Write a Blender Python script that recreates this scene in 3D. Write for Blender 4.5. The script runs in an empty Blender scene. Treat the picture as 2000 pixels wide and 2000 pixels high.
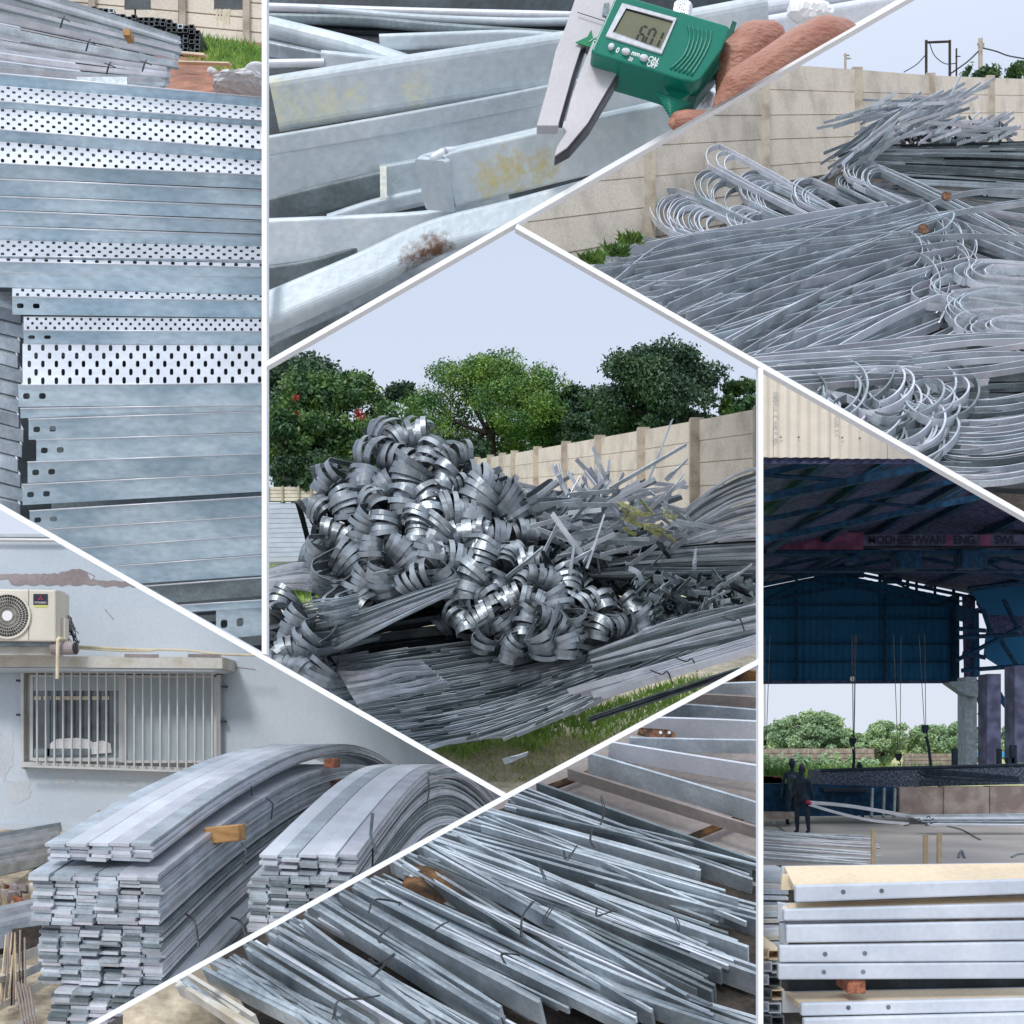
import bpy, bmesh, math, random
import numpy as np
from mathutils import Vector, Matrix
random.seed(7); RNG = np.random.default_rng(7)
R = math.radians
sc = bpy.context.scene
COL = sc.collection
# ---------------------------------------------------------------- camera, sky, sun, exposure
EYE = 2.4; FP = 2222.0; HZ = 1450.0          # eye height, focal length and horizon row (2000 px picture)
cd = bpy.data.cameras.new('camera'); cam = bpy.data.objects.new('camera', cd); COL.objects.link(cam)
cd.lens = 36*FP/2000; cd.sensor_width = 36; cd.shift_y = (HZ-1000)/2000; cd.clip_end = 2000; cd.clip_start = 0.05
cam.location = (0, 0, EYE); cam.rotation_euler = (R(90), 0, 0); sc.camera = cam
w = bpy.data.worlds.new('World'); sc.world = w; w.use_nodes = True
nt = w.node_tree; nt.nodes.clear()
sky = nt.nodes.new('ShaderNodeTexSky'); sky.sky_type = 'NISHITA'; sky.sun_disc = False
sky.sun_elevation = R(44); sky.sun_rotation = R(205)
b1 = nt.nodes.new('ShaderNodeBackground'); b1.inputs[1].default_value = 0.05
nt.links.new(sky.outputs[0], b1.inputs[0])
b2 = nt.nodes.new('ShaderNodeBackground')     # the even cloud layer
tc = nt.nodes.new('ShaderNodeTexCoord'); sx = nt.nodes.new('ShaderNodeSeparateXYZ'); nt.links.new(tc.outputs['Generated'], sx.inputs[0])
cr_ = nt.nodes.new('ShaderNodeValToRGB'); nt.links.new(sx.outputs[2], cr_.inputs[0])
cr_.color_ramp.elements[0].position = 0.0; cr_.color_ramp.elements[0].color = (.68, .73, .84, 1)
cr_.color_ramp.elements[1].position = 1.0; cr_.color_ramp.elements[1].color = (1.15, 1.22, 1.36, 1)
e_ = cr_.color_ramp.elements.new(.42); e_.color = (.60, .68, .84, 1)
nt.links.new(cr_.outputs[0], b2.inputs[0]); b2.inputs[1].default_value = 1.0
mx = nt.nodes.new('ShaderNodeMixShader'); mx.inputs[0].default_value = 0.9
nt.links.new(b1.outputs[0], mx.inputs[1]); nt.links.new(b2.outputs[0], mx.inputs[2])
wo = nt.nodes.new('ShaderNodeOutputWorld'); nt.links.new(mx.outputs[0], wo.inputs[0])
sd = bpy.data.lights.new('sun', 'SUN'); sd.energy = 1.5; sd.angle = R(12); sd.color = (1, .97, .93)
so = bpy.data.objects.new('sun', sd); COL.objects.link(so)
so.rotation_euler = (R(46), 0, R(-22)); so.location = (0, -5, 20)
sc.view_settings.view_transform = 'Standard'; sc.view_settings.look = 'None'
sc.view_settings.exposure = 0.22; sc.view_settings.gamma = 1; sc.view_settings.use_curve_mapping = False
# ---------------------------------------------------------------- bays: the seven open bays the partition divides
BAY = {
 'A': [(-90,-90),(516,-90),(516,1275),(-90,936)],
 'B': [(516,-90),(1915,-90),(516,713)],
 'C': [(1865,-60),(2090,-60),(2090,1056),(1008,441)],
 'D': [(1008,441),(1486,718),(1486,1290),(989,1556),(516,1278),(516,713)],
 'E': [(-90,938),(989,1556),(-90,2170)],
 'F': [(989,1556),(1486,1290),(1486,2090),(20,2090)],
 'G': [(1486,718),(2090,1056),(2090,2090),(1486,2090)],
}
def P(u, v, y): return np.array([(u-1000)*y/FP, y, EYE+(HZ-v)*y/FP])
PL = {}
for k, poly in BAY.items():
    c = np.mean(np.array(poly), axis=0); cr0 = P(c[0], c[1], 1)-np.array([0, 0, EYE]); L = []
    for i in range(len(poly)):
        a = P(*poly[i], 1)-np.array([0, 0, EYE]); b = P(*poly[(i+1) % len(poly)], 1)-np.array([0, 0, EYE])
        n = np.cross(a, b); n /= np.linalg.norm(n)
        if n @ cr0 < 0: n = -n
        L.append(n)                            # inside: n.(p-eye) >= 0
    PL[k] = L
EYEP = np.array([0, 0, EYE])
# ---------------------------------------------------------------- materials
MATS = {}
def mat(name, col, rough=.7, metal=0., var=.12, scale=6., fine=70., bump=.15, col2=None, patch=.5, rnd=.12, emit=None, spec=.5, stretch=None, blo=.42, bhi=.62):
    m = bpy.data.materials.new(name); m.use_nodes = True; n = m.node_tree.nodes; l = m.node_tree.links
    bs = n['Principled BSDF']; bs.inputs['Roughness'].default_value = rough; bs.inputs['Metallic'].default_value = metal
    bs.inputs['Specular IOR Level'].default_value = spec
    geo = n.new('ShaderNodeNewGeometry'); pos = geo.outputs['Position']
    if stretch:
        mp = n.new('ShaderNodeMapping'); mp.inputs['Scale'].default_value = stretch; l.new(pos, mp.inputs[0]); pos = mp.outputs[0]
    t1 = n.new('ShaderNodeTexNoise'); t1.inputs['Scale'].default_value = scale; t1.inputs['Detail'].default_value = 6; l.new(pos, t1.inputs['Vector'])
    t2 = n.new('ShaderNodeTexNoise'); t2.inputs['Scale'].default_value = fine; t2.inputs['Detail'].default_value = 4; l.new(pos, t2.inputs['Vector'])
    rp = n.new('ShaderNodeValToRGB'); l.new(t1.outputs[0], rp.inputs[0]); rp.color_ramp.elements[0].position = blo; rp.color_ramp.elements[1].position = bhi
    c2 = col2 if col2 else tuple(max(0, c*(1-patch)) for c in col)
    rp.color_ramp.elements[0].color = (*c2, 1); rp.color_ramp.elements[1].color = (*col, 1)
    oi = n.new('ShaderNodeObjectInfo')
    mr = n.new('ShaderNodeMapRange'); l.new(oi.outputs['Random'], mr.inputs[0]); mr.inputs[3].default_value = 1-rnd; mr.inputs[4].default_value = 1+rnd
    mr2 = n.new('ShaderNodeMapRange'); l.new(t2.outputs[0], mr2.inputs[0]); mr2.inputs[1].default_value = .3; mr2.inputs[2].default_value = .7; mr2.inputs[3].default_value = 1-var; mr2.inputs[4].default_value = 1+var
    mu = n.new('ShaderNodeMath'); mu.operation = 'MULTIPLY'; l.new(mr.outputs[0], mu.inputs[0]); l.new(mr2.outputs[0], mu.inputs[1])
    vm = n.new('ShaderNodeVectorMath'); vm.operation = 'SCALE'; l.new(rp.outputs[0], vm.inputs[0]); l.new(mu.outputs[0], vm.inputs['Scale'])
    l.new(vm.outputs[0], bs.inputs['Base Color'])
    if bump:
        bp = n.new('ShaderNodeBump'); bp.inputs['Strength'].default_value = bump; bp.inputs['Distance'].default_value = .01; l.new(t2.outputs[0], bp.inputs['Height']); l.new(bp.outputs[0], bs.inputs['Normal'])
    if emit: bs.inputs['Emission Color'].default_value = (*emit, 1); bs.inputs['Emission Strength'].default_value = 1
    MATS[name] = m; return m
mat('galv', (.53, .60, .65), .46, .35, .12, 5, 60, .12, patch=.28, rnd=.22)
mat('galv_tray', (.62, .77, .86), .42, .25, .14, 5, 36, .1, col2=(.40, .55, .65), rnd=.14, stretch=(.6, 1, 1.4))
mat('galv_bright', (.74, .78, .84), .4, .3, .06, 5, 60, .08, patch=.12, rnd=.08)
mat('galv_dark', (.22, .27, .29), .5, .4, .15, 6, 60, .15, patch=.3, rnd=.25)
mat('galv_close', (.65, .72, .75), .5, .15, .08, 3.2, 34, .25, col2=(.52, .60, .64), rnd=.10)
mat('galv_tip', (.78, .78, .62), .6, .1, .12, 9, 60, .3, col2=(.55, .60, .58), rnd=.02)
mat('zinc_shiny', (.36, .40, .43), .43, .85, .04, 9, 60, .02, patch=.12, rnd=.3)
mat('zinc_lilac', (.68, .70, .76), .40, .45, .06, 6, 60, .05, patch=.2, rnd=.18)
mat('bar_face', (.46, .52, .56), .40, .45, .14, 2.6, 50, .12, col2=(.20, .24, .27), rnd=.3)
mat('yellow_zinc', (.55, .55, .22), .55, .2, .2, 20, 80, .2, col2=(.3, .32, .2))
mat('rust', (.26, .13, .07), .9, 0, .3, 30, 90, .6, col2=(.07, .045, .03))
mat('black_steel', (.03, .045, .055), .45, .4, .2, 6, 40, .1)
mat('wire', (.10, .11, .12), .5, .6, .1)
mat('concrete_wall', (.72, .65, .54), .9, 0, .12, 2.6, 40, .3, col2=(.53, .47, .39), rnd=.06, blo=.3, bhi=.55)
mat('concrete_post', (.46, .41, .33), .9, 0, .1, 5, 60, .3, col2=(.32, .27, .21), rnd=.06, blo=.35, bhi=.55)
mat('joint_dark', (.07, .05, .035), .95)
mat('plaster', (.58, .64, .70), .9, 0, .04, .9, 25, .12, col2=(.50, .57, .63), rnd=0)
mat('plaster_bare', (.36, .31, .31), .95, 0, .1, 3, 30, .3, rnd=0, patch=.25)
mat('plaster_fade', (.56, .60, .64), .95, 0, .06, 3, 30, .2, rnd=0, patch=.08)
mat('ledge', (.58, .57, .52), .85, 0, .08, 4, 30, .2, col2=(.45, .40, .30), rnd=0, blo=.3, bhi=.5)
mat('win_alu', (.60, .61, .60), .5, .2, .05, rnd=.04, patch=.1)
mat('win_panel', (.42, .49, .52), .6, 0, .03, patch=.08, rnd=0, bump=.02)
mat('white_car', (.8, .8, .8), .3, rnd=0, patch=.05)
mat('ac_body', (.72, .68, .58), .55, 0, .03, 3, rnd=.02, patch=.08, bump=.03)
mat('ac_dark', (.05, .05, .055), .7)
mat('ac_grille', (.50, .48, .42), .6, rnd=.02)
mat('pipe_cream', (.70, .62, .45), .6, patch=.15)
mat('label_black', (.02, .02, .04), .4, var=.02, bump=0, patch=0, rnd=0)
mat('print_white', (.85, .85, .85), .5, var=.0, bump=0, patch=0, rnd=0)
mat('print_red', (.55, .02, .07), .5, var=.0, bump=0, patch=0, rnd=0)
mat('print_yellow', (.65, .68, .15), .5, var=.0, bump=0, patch=0, rnd=0)
mat('wood', (.60, .34, .13), .75, 0, .12, 5, 60, .25, col2=(.42, .22, .08), stretch=(1, 4, 6))
mat('wood_pale', (.66, .52, .33), .8, 0, .12, 8, 60, .25, patch=.2)
mat('wood_dark', (.23, .11, .035), .85, 0, .25, 7, 50, .5, col2=(.03, .018, .01), rnd=.05)
mat('brick_red', (.42, .16, .09), .9, 0, .2, 20, 80, .4)
mat('soil_red', (.42, .20, .13), .95, 0, .2, 5, 30, .8, col2=(.26, .13, .09), rnd=0)
mat('soil_pale', (.80, .70, .52), .95, 0, .2, 5, 30, .8, col2=(.58, .52, .36), rnd=0)  # soil colour brightened to make up for light blocked there
mat('grass_lit', (.42, .62, .13), .8, 0, .25, 5, 40, 0, col2=(.24, .42, .08), rnd=0)  # lit copy of the grass, extra light put into its colour
mat('soil_tan', (.58, .49, .36), .95, 0, .2, 5, 30, .8, col2=(.30, .25, .18), rnd=0)
mat('soil_shade', (.07, .055, .045), .95, 0, .3, 8, 40, .8, col2=(.03, .025, .02), rnd=0)  # near-black: shade in hollows and heap gaps put into a soil colour
mat('slab', (.40, .35, .32), .85, 0, .12, 1.6, 30, .35, col2=(.27, .235, .215), rnd=0)
mat('yard', (.50, .46, .43), .9, 0, .08, .5, 20, .2, col2=(.41, .38, .36), rnd=0)
mat('grass', (.30, .48, .09), .8, 0, .25, 5, 40, 0, col2=(.16, .31, .06), rnd=0)
mat('grass_dry', (.62, .56, .28), .8, 0, .25, 5, 40, 0, col2=(.36, .40, .13), rnd=0)
mat('leaf_dark', (.07, .14, .06), .6, 0, .4, 1.2, 6, 0, col2=(.03, .075, .04), rnd=0)
mat('leaf_mid', (.12, .22, .05), .6, 0, .4, 1.2, 6, 0, col2=(.04, .11, .04), rnd=0)
mat('leaf_light', (.22, .36, .07), .6, 0, .35, 1.0, 6, 0, col2=(.06, .16, .04), rnd=0)
mat('leaf_far', (.42, .55, .28), .7, 0, .25, .25, 3, 0, col2=(.28, .42, .24), rnd=0)  # paleness stands in for distance haze
mat('flower_red', (.5, .05, .04), .7, rnd=0)
mat('bark', (.06, .045, .035), .9, 0, .3, 10, 40, .5)
mat('white_board', (.96, .97, .97), .5, 0, .01, patch=.01, rnd=0, bump=0)
mat('sheet_blue', (.50, .56, .60), .5, .3, .04, 4, 40, .05, patch=.12, rnd=.05)
mat('cream_sheet', (.83, .77, .66), .6, 0, .03, 3, 30, .03, patch=.06, rnd=.02)
mat('girder_plate', (.12, .13, .22), .7, 0, .08, 2, rnd=.03, spec=.2)
mat('navy_sheet', (.012, .10, .21), .7, .1, .06, 1, 10, .03, patch=.12, rnd=.06, spec=.2)  # blue tint of the dim shed put into sheet and steel colours
mat('navy_steel', (.008, .05, .11), .7, .1, .06, rnd=.1, spec=.2)
mat('plum_sheet', (.085, .10, .20), .8, 0, .05, rnd=.08, spec=.1)
mat('girder_red', (.20, .07, .15), .7, 0, .08, 2, rnd=.03, spec=.2)
mat('girder_letters', (.012, .018, .05), .8, rnd=0, bump=0)
mat('cream_top', (.82, .68, .48), .7, 0, .06, 3, 40, .05, patch=.12, rnd=.05)
mat('beam_face', (.68, .73, .80), .5, .08, .05, 3, 40, .06, col2=(.56, .62, .70), rnd=.05)
mat('kettle', (.10, .12, .16), .85, 0, .7, 14, 26, .6, col2=(.03, .04, .07), rnd=0)
mat('block_tan', (.36, .31, .28), .9, 0, .1, 2, 20, .3, col2=(.24, .19, .17), rnd=.08)
mat('near_black', (.012, .028, .05), .9, rnd=.1)  # on the workers, silhouette darkness put into colour; also dark fittings
mat('cloth_grey', (.05, .08, .10), .9, rnd=.1)
mat('skin_dark', (.05, .035, .03), .7)
mat('red_cloth', (.4, .03, .08), .8)
mat('green_plastic', (.0, .20, .135), .32, 0, .04, 6, 90, .05, patch=.08, rnd=0)
mat('green_plastic_shade', (.0, .10, .07), .4, 0, .04, patch=.2, rnd=0)  # darker copy of the green plastic for the housing's shaded side
mat('lcd', (.21, .22, .13), .35, 0, .05, 2, 30, 0, patch=.25, rnd=0)
mat('lcd_black', (.012, .014, .01), .5, bump=0, rnd=0, patch=0)
mat('bezel', (.68, .71, .76), .4, bump=0, rnd=0, patch=.03)
mat('jaw_steel', (.62, .60, .62), .38, .35, .04, 3, 90, .03, patch=.12, rnd=.03)
mat('jaw_edge', (.12, .12, .13), .4, .5, .1, rnd=0)
mat('chrome', (.8, .8, .8), .25, .9, .05, rnd=0, patch=.1)
mat('white_print2', (.82, .88, .86), .5, bump=0, rnd=0, patch=0)
mat('logo_green', (.0, .24, .10), .5, bump=0, rnd=0, patch=0)
mat('plastic_white', (.75, .76, .78), .6, patch=.1)
mat('blue_sheet', (.06, .32, .62), .6, patch=.1)
m = mat('skin_hand', (.46, .23, .16), .45, 0, .07, 7, 48, .8, stretch=(1, 1, 2.4), col2=(.38, .155, .105), rnd=0, blo=.35, bhi=.65)
m = mat('glass', (.10, .13, .15), .10, 0, .02, rnd=0, bump=0, patch=.4, spec=.8); 
def stained(name, base, col, spots, cut=.5):
    """base metal with irregular stains round given points: (centre, radius)"""
    m = mat(name, *base); n = m.node_tree.nodes; l = m.node_tree.links; bs = n['Principled BSDF']; src = bs.inputs['Base Color'].links[0].from_socket
    geo = n.new('ShaderNodeNewGeometry'); acc = None
    for c, r in spots:
        d = n.new('ShaderNodeVectorMath'); d.operation = 'DISTANCE'; l.new(geo.outputs['Position'], d.inputs[0]); d.inputs[1].default_value = tuple(c)
        a = n.new('ShaderNodeMapRange'); l.new(d.outputs['Value'], a.inputs[0]); a.inputs[1].default_value = 0; a.inputs[2].default_value = r; a.inputs[3].default_value = .42; a.inputs[4].default_value = 0
        if acc is None: acc = a.outputs[0]
        else: x = n.new('ShaderNodeMath'); x.operation = 'MAXIMUM'; l.new(acc, x.inputs[0]); l.new(a.outputs[0], x.inputs[1]); acc = x.outputs[0]
    nz = n.new('ShaderNodeTexNoise'); nz.inputs['Scale'].default_value = 38; nz.inputs['Detail'].default_value = 8; nz.inputs['Roughness'].default_value = .7; l.new(geo.outputs['Position'], nz.inputs['Vector'])
    ad = n.new('ShaderNodeMath'); ad.operation = 'ADD'; l.new(nz.outputs[0], ad.inputs[0]); l.new(acc, ad.inputs[1])
    gt = n.new('ShaderNodeMapRange'); l.new(acc, gt.inputs[0]); gt.inputs[1].default_value = 0; gt.inputs[2].default_value = .04
    mr = n.new('ShaderNodeMapRange'); l.new(ad.outputs[0], mr.inputs[0]); mr.inputs[1].default_value = cut+.10; mr.inputs[2].default_value = cut+.42
    mm = n.new('ShaderNodeMath'); mm.operation = 'MULTIPLY'; l.new(mr.outputs[0], mm.inputs[0]); l.new(gt.outputs[0], mm.inputs[1])
    mi = n.new('ShaderNodeMix'); mi.data_type = 'RGBA'; l.new(mm.outputs[0], mi.inputs[0]); l.new(src, mi.inputs[6]); mi.inputs[7].default_value = (*col, 1); l.new(mi.outputs[2], bs.inputs['Base Color'])
# ---------------------------------------------------------------- geometry helpers
def nrm(a): a = np.asarray(a, float); return a/np.maximum(np.linalg.norm(a, axis=-1, keepdims=True), 1e-9)
def put(o, **kw):
    for k, v in kw.items():
        if v is not None: o[{'cat': 'category'}.get(k, k)] = v
def thing(name, label, cat, loc, group=None):
    o = bpy.data.objects.new(name, None); o.empty_display_size = .05; COL.objects.link(o); o.location = tuple(loc)
    put(o, label=label, cat=cat, group=group); return o
def mesh(name, V, F, m, bay, parent=None, label=None, cat=None, group=None, kind=None, smooth=False, drop=False):
    V = np.asarray(V, float)
    if len(V) == 0: return None
    if bay:
        D = np.stack([(V-EYEP) @ n for n in PL[bay]])
        if (D < 0).all(axis=1).any(): return None
        if (D < 0).any():
            if drop:
                ok = (D >= 0).all(axis=0)
                if isinstance(F, np.ndarray): F = F[ok[F].all(axis=1)]
                else: F = [f for f in F if all(ok[i] for i in f)]
                if len(F) == 0: return None
                if isinstance(F, np.ndarray):
                    us, inv = np.unique(F, return_inverse=True); V = V[us]; F = inv.reshape(F.shape)
            else:
                bm = bmesh.new(); vs = [bm.verts.new(v) for v in V]
                for f in F:
                    try: bm.faces.new([vs[i] for i in f])
                    except ValueError: pass
                for k, n in enumerate(PL[bay]):
                    if (D[k] < 0).any():
                        bmesh.ops.bisect_plane(bm, geom=bm.verts[:]+bm.edges[:]+bm.faces[:], dist=1e-6, plane_co=EYEP, plane_no=n, clear_inner=True)
                        eds = [e for e in bm.edges if e.is_boundary and all(abs((np.array(v.co)-EYEP) @ n) < 2e-5*max(1, v.co.y) for v in e.verts)]
                        if eds and len(bm.faces) < 400:
                            try: bmesh.ops.holes_fill(bm, edges=eds, sides=0)
                            except Exception: pass
                if not bm.faces: bm.free(); return None
                bm.verts.index_update()
                V = np.array([v.co[:] for v in bm.verts]); F = [[v.index for v in f.verts] for f in bm.faces]; bm.free()
    if parent is not None: org = np.array(parent['_org']) if '_org' in parent else np.array(parent.location)
    else: org = np.array([V[:, 0].mean(), V[:, 1].mean(), V[:, 2].min()])
    me = bpy.data.meshes.new(name)
    me.from_pydata((V-org).tolist(), [], F.tolist() if isinstance(F, np.ndarray) else F)
    for mm in (m if isinstance(m, (list, tuple)) else [m]): me.materials.append(MATS[mm])
    if smooth: me.polygons.foreach_set('use_smooth', [True]*len(me.polygons))
    o = bpy.data.objects.new(name, me); COL.objects.link(o)
    if parent is not None:
        o.parent = parent
        if parent.type == 'MESH': pass
    else: o.location = tuple(org)
    ORG[o.name] = org
    put(o, label=label, cat=cat, group=group, kind=kind); return o
ORG = {}
def sub(name, V, F, m, bay, par, **kw):       # a sub-part: child of a part mesh whose frame is the thing's own frame
    if par is None: return None
    root = par
    while root.parent: root = root.parent
    V = np.asarray(V, float)
    o = mesh(name, V, F, m, bay, root if root.type == 'EMPTY' else None, **kw)
    if o is None: return None
    o.parent = par
    if root.type != 'EMPTY': o.location = tuple(np.array(o.location)-np.array(root.location))
    return o
def merge(parts):
    V = []; F = []; k = 0
    for v, f in parts:
        V.append(np.asarray(v, float)); F += [[i+k for i in ff] for ff in (f.tolist() if isinstance(f, np.ndarray) else f)]; k += len(v)
    return (np.concatenate(V) if V else np.zeros((0, 3))), F
def rect(wd, t): return [(-wd/2, -t/2), (wd/2, -t/2), (wd/2, t/2), (-wd/2, t/2)]
def rrect(wd, t, r, n=3):
    o = []
    for cx, cy, a0 in ((wd/2-r, -t/2+r, -90), (wd/2-r, t/2-r, 0), (-wd/2+r, t/2-r, 90), (-wd/2+r, -t/2+r, 180)):
        for i in range(n+1): a = R(a0+90*i/n); o.append((cx+r*math.cos(a), cy+r*math.sin(a)))
    return o
def sweep(pts, wdir, sec, caps=True, scl=None):
    p = np.asarray(pts, float); n = len(p); T = np.empty_like(p)
    T[1:-1] = p[2:]-p[:-2]; T[0] = p[1]-p[0]; T[-1] = p[-1]-p[-2]; T = nrm(T)
    W = np.broadcast_to(np.asarray(wdir, float), p.shape); W = nrm(W-(W*T).sum(1, keepdims=True)*T); N = np.cross(T, W)
    s = np.asarray(sec, float); k = len(s)
    sv = np.ones(n) if scl is None else np.asarray(scl, float)
    V = (p[:, None]+(W[:, None]*s[None, :, 0, None]+N[:, None]*s[None, :, 1, None])*sv[:, None, None]).reshape(-1, 3)
    F = [[i*k+j, i*k+(j+1) % k, (i+1)*k+(j+1) % k, (i+1)*k+j] for i in range(n-1) for j in range(k)]
    if caps: F.append(list(range(k))[::-1]); F.append([(n-1)*k+j for j in range(k)])
    return V, F
def tube(pts, r, k=6, scl=None):
    p = np.asarray(pts, float); d = p[-1]-p[0]; wd = (0, 0, 1) if abs(nrm(d)[2]) < .8 else (1, 0, 0)
    return sweep(p, wd, [(r*math.cos(2*math.pi*i/k), r*math.sin(2*math.pi*i/k)) for i in range(k)], scl=scl)
def box(x0, x1, y0, y1, z0, z1):
    V = [(x, y, z) for x in (x0, x1) for y in (y0, y1) for z in (z0, z1)]
    return np.array(V, float), [[0, 1, 3, 2], [4, 6, 7, 5], [0, 4, 5, 1], [2, 3, 7, 6], [0, 2, 6, 4], [1, 5, 7, 3]]
def prism(poly, d):                            # poly: 3-D outline, d: extrusion vector
    a = np.asarray(poly, float); n = len(a); V = np.concatenate([a, a+np.asarray(d, float)])
    return V, [list(range(n)), [n+i for i in range(n)][::-1]]+[[i, n+i, n+(i+1) % n, (i+1) % n] for i in range(n)]
def pbox(u0, v0, u1, v1, y, d): return prism([P(u0, v0, y), P(u1, v0, y), P(u1, v1, y), P(u0, v1, y)], (0, d, 0))
def cr(pts, n=6):                              # Catmull-Rom through points
    p = [np.asarray(q, float) for q in pts]; p = [2*p[0]-p[1]]+p+[2*p[-1]-p[-2]]; o = []
    for i in range(1, len(p)-2):
        for k in range(n):
            t = k/n; o.append(.5*(2*p[i]+(p[i+1]-p[i-1])*t+(2*p[i-1]-5*p[i]+4*p[i+1]-p[i+2])*t*t+(3*p[i]-p[i-1]-3*p[i+1]+p[i+2])*t**3))
    o.append(p[-2]); return np.array(o)
def uni(a, b): return random.uniform(a, b)
def disc(c, r, nrm_, d, k=20, sx=1):
    n_ = nrm(nrm_); a = nrm(np.cross(n_, (0, 0, 1) if abs(n_[2]) < .9 else (1, 0, 0))); b = np.cross(n_, a)
    return prism([c+a*r*sx*math.cos(2*math.pi*i/k)+b*r*math.sin(2*math.pi*i/k) for i in range(k)], n_*d)
def spray(centres, radii, n, size, flat=.9, tri=False):   # many small leaf faces through ellipsoids
    cs = np.asarray(centres, float); rs = np.asarray(radii, float)
    wt = np.prod(rs, axis=1)**.75; idx = RNG.choice(len(cs), n, p=wt/wt.sum())
    d = nrm(RNG.normal(size=(n, 3))); rad = RNG.random(n)**.42*(1+.45*RNG.random(n)**5)
    c = cs[idx]+d*rs[idx]*rad[:, None]
    a = nrm(RNG.normal(size=(n, 3))); b = nrm(np.cross(a, RNG.normal(size=(n, 3))))
    s = size*RNG.uniform(.5, 1.5, n)[:, None]
    if tri: V = np.stack([c-a*s, c+a*s*.3+b*s*.6, c+a*s], 1).reshape(-1, 3); F = np.arange(3*n).reshape(n, 3)
    else: V = np.stack([c-a*s, c-b*s*.5, c+a*s, c+b*s*.5], 1).reshape(-1, 3); F = np.arange(4*n).reshape(n, 4)
    return V, F
def blades(pts, h, wd, lean=.5):
    pts = np.asarray(pts, float); n = len(pts); a = RNG.uniform(0, 6.28, n)
    s = np.stack([np.cos(a), np.sin(a), 0*a], 1)*wd; hh = h*RNG.uniform(.4, 1.3, n)
    tip = pts+np.stack([RNG.normal(0, lean, n)*hh, RNG.normal(0, lean, n)*hh, hh], 1)
    return np.stack([pts-s, pts+s, tip], 1).reshape(-1, 3), np.arange(3*n).reshape(n, 3)
def evaluated(V, F, mods):                     # run modifiers once, return plain mesh data
    me = bpy.data.meshes.new('tmp'); me.from_pydata(np.asarray(V).tolist(), [], F); o = bpy.data.objects.new('tmp', me); COL.objects.link(o)
    for t, kw in mods:
        md = o.modifiers.new(t, t)
        for k, v in kw.items(): setattr(md, k, v)
    bpy.context.view_layer.update(); dg = bpy.context.evaluated_depsgraph_get(); ev = o.evaluated_get(dg); m2 = ev.to_mesh()
    V2 = np.array([v.co[:] for v in m2.vertices]); F2 = [list(p.vertices) for p in m2.polygons]
    ev.to_mesh_clear(); bpy.data.objects.remove(o); bpy.data.meshes.remove(me); return V2, F2
_ico = None
def balls(chains):                             # chains of tapered capsules as overlapping spheres
    global _ico
    if _ico is None:
        bm = bmesh.new(); bmesh.ops.create_icosphere(bm, subdivisions=2, radius=1); bm.verts.index_update()
        _ico = (np.array([v.co[:] for v in bm.verts]), [[v.index for v in f.verts] for f in bm.faces]); bm.free()
    out = []
    for ch in chains:
        for (p, r), (q, s) in zip(ch[:-1], ch[1:]):
            p = np.array(p, float); q = np.array(q, float); n = max(2, int(np.linalg.norm(q-p)/(min(r, s)*.35))+1)
            for i in range(n+1):
                t = i/n; out.append((_ico[0]*(r+(s-r)*t)+p+(q-p)*t, _ico[1]))
    return merge(out)
def body(chains, vox, smooth=4): V, F = balls(chains); return evaluated(V, F, [('REMESH', dict(mode='VOXEL', voxel_size=vox)), ('SMOOTH', dict(iterations=smooth, factor=.5))])
def text(s, size, bold=0):
    c = bpy.data.curves.new('t', 'FONT'); c.body = s; c.size = size; c.extrude = 0; c.offset = bold; c.align_x = 'CENTER'; c.align_y = 'CENTER'
    o = bpy.data.objects.new('t', c); COL.objects.link(o); bpy.context.view_layer.update()
    m2 = o.evaluated_get(bpy.context.evaluated_depsgraph_get()).to_mesh()
    V = np.array([v.co[:] for v in m2.vertices]); F = [list(p.vertices) for p in m2.polygons]
    bpy.data.objects.remove(o); return V, F
def place(VF, o, ax, ay): V, F = VF; return np.asarray(o)+V[:, :1]*np.asarray(ax)+V[:, 1:2]*np.asarray(ay), F
def tie(par, c, wd, hh, bay, dirv=(1, 0, 0), up=(0, 0, 1), r=.004):
    a = nrm(dirv); b = nrm(up); c = np.asarray(c)
    q = [c-a*wd-b*hh, c-a*wd+b*hh, c+a*wd+b*hh, c+a*wd-b*hh, c+a*wd*.7-b*hh*1.2]
    return mesh('tie_wire', *tube(q, r, 5), 'wire', bay, par)
def ground(name, m, bay, pts, kind='structure', nu=1): return mesh(name, pts, [list(range(len(pts)))], m, bay, kind=kind)
# ================================================================ white partition between the bays
def partition():
    t = thing('partition_frame', 'thin white boards of the partition that divides the seven bays', 'partition', P(1000, 1000, 3.5)*[1, 1, 0])
    Y = 3.5; W_ = 9.5*Y/FP
    segs = [((516,-90),(516,1278)), ((516,713),(1865,-60)), ((1008,441),(2090,1056)), ((1486,718),(1486,2090)), ((-90,938),(989,1556)), ((989,1556),(1486,1290)), ((989,1556),(20,2090))]
    for i, (a, b) in enumerate(segs):
        A_, B_ = P(*a, Y+.0005*i), P(*b, Y+.0005*i); d = nrm(B_-A_); s = np.cross(d, (0, 1, 0))*W_/2
        mesh('board', *prism([A_-s, B_-s, B_+s, A_+s], (0, .035, 0)), 'white_board', None, t)
partition()
unseen_ground = mesh('ground', [(-900, -900, -.02), (900, -900, -.02), (900, 1500, -.02), (-900, 1500, -.02)], [[0, 1, 2, 3]], 'yard', None, kind='structure')  # unseen sheet added to darken the light from below
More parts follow.
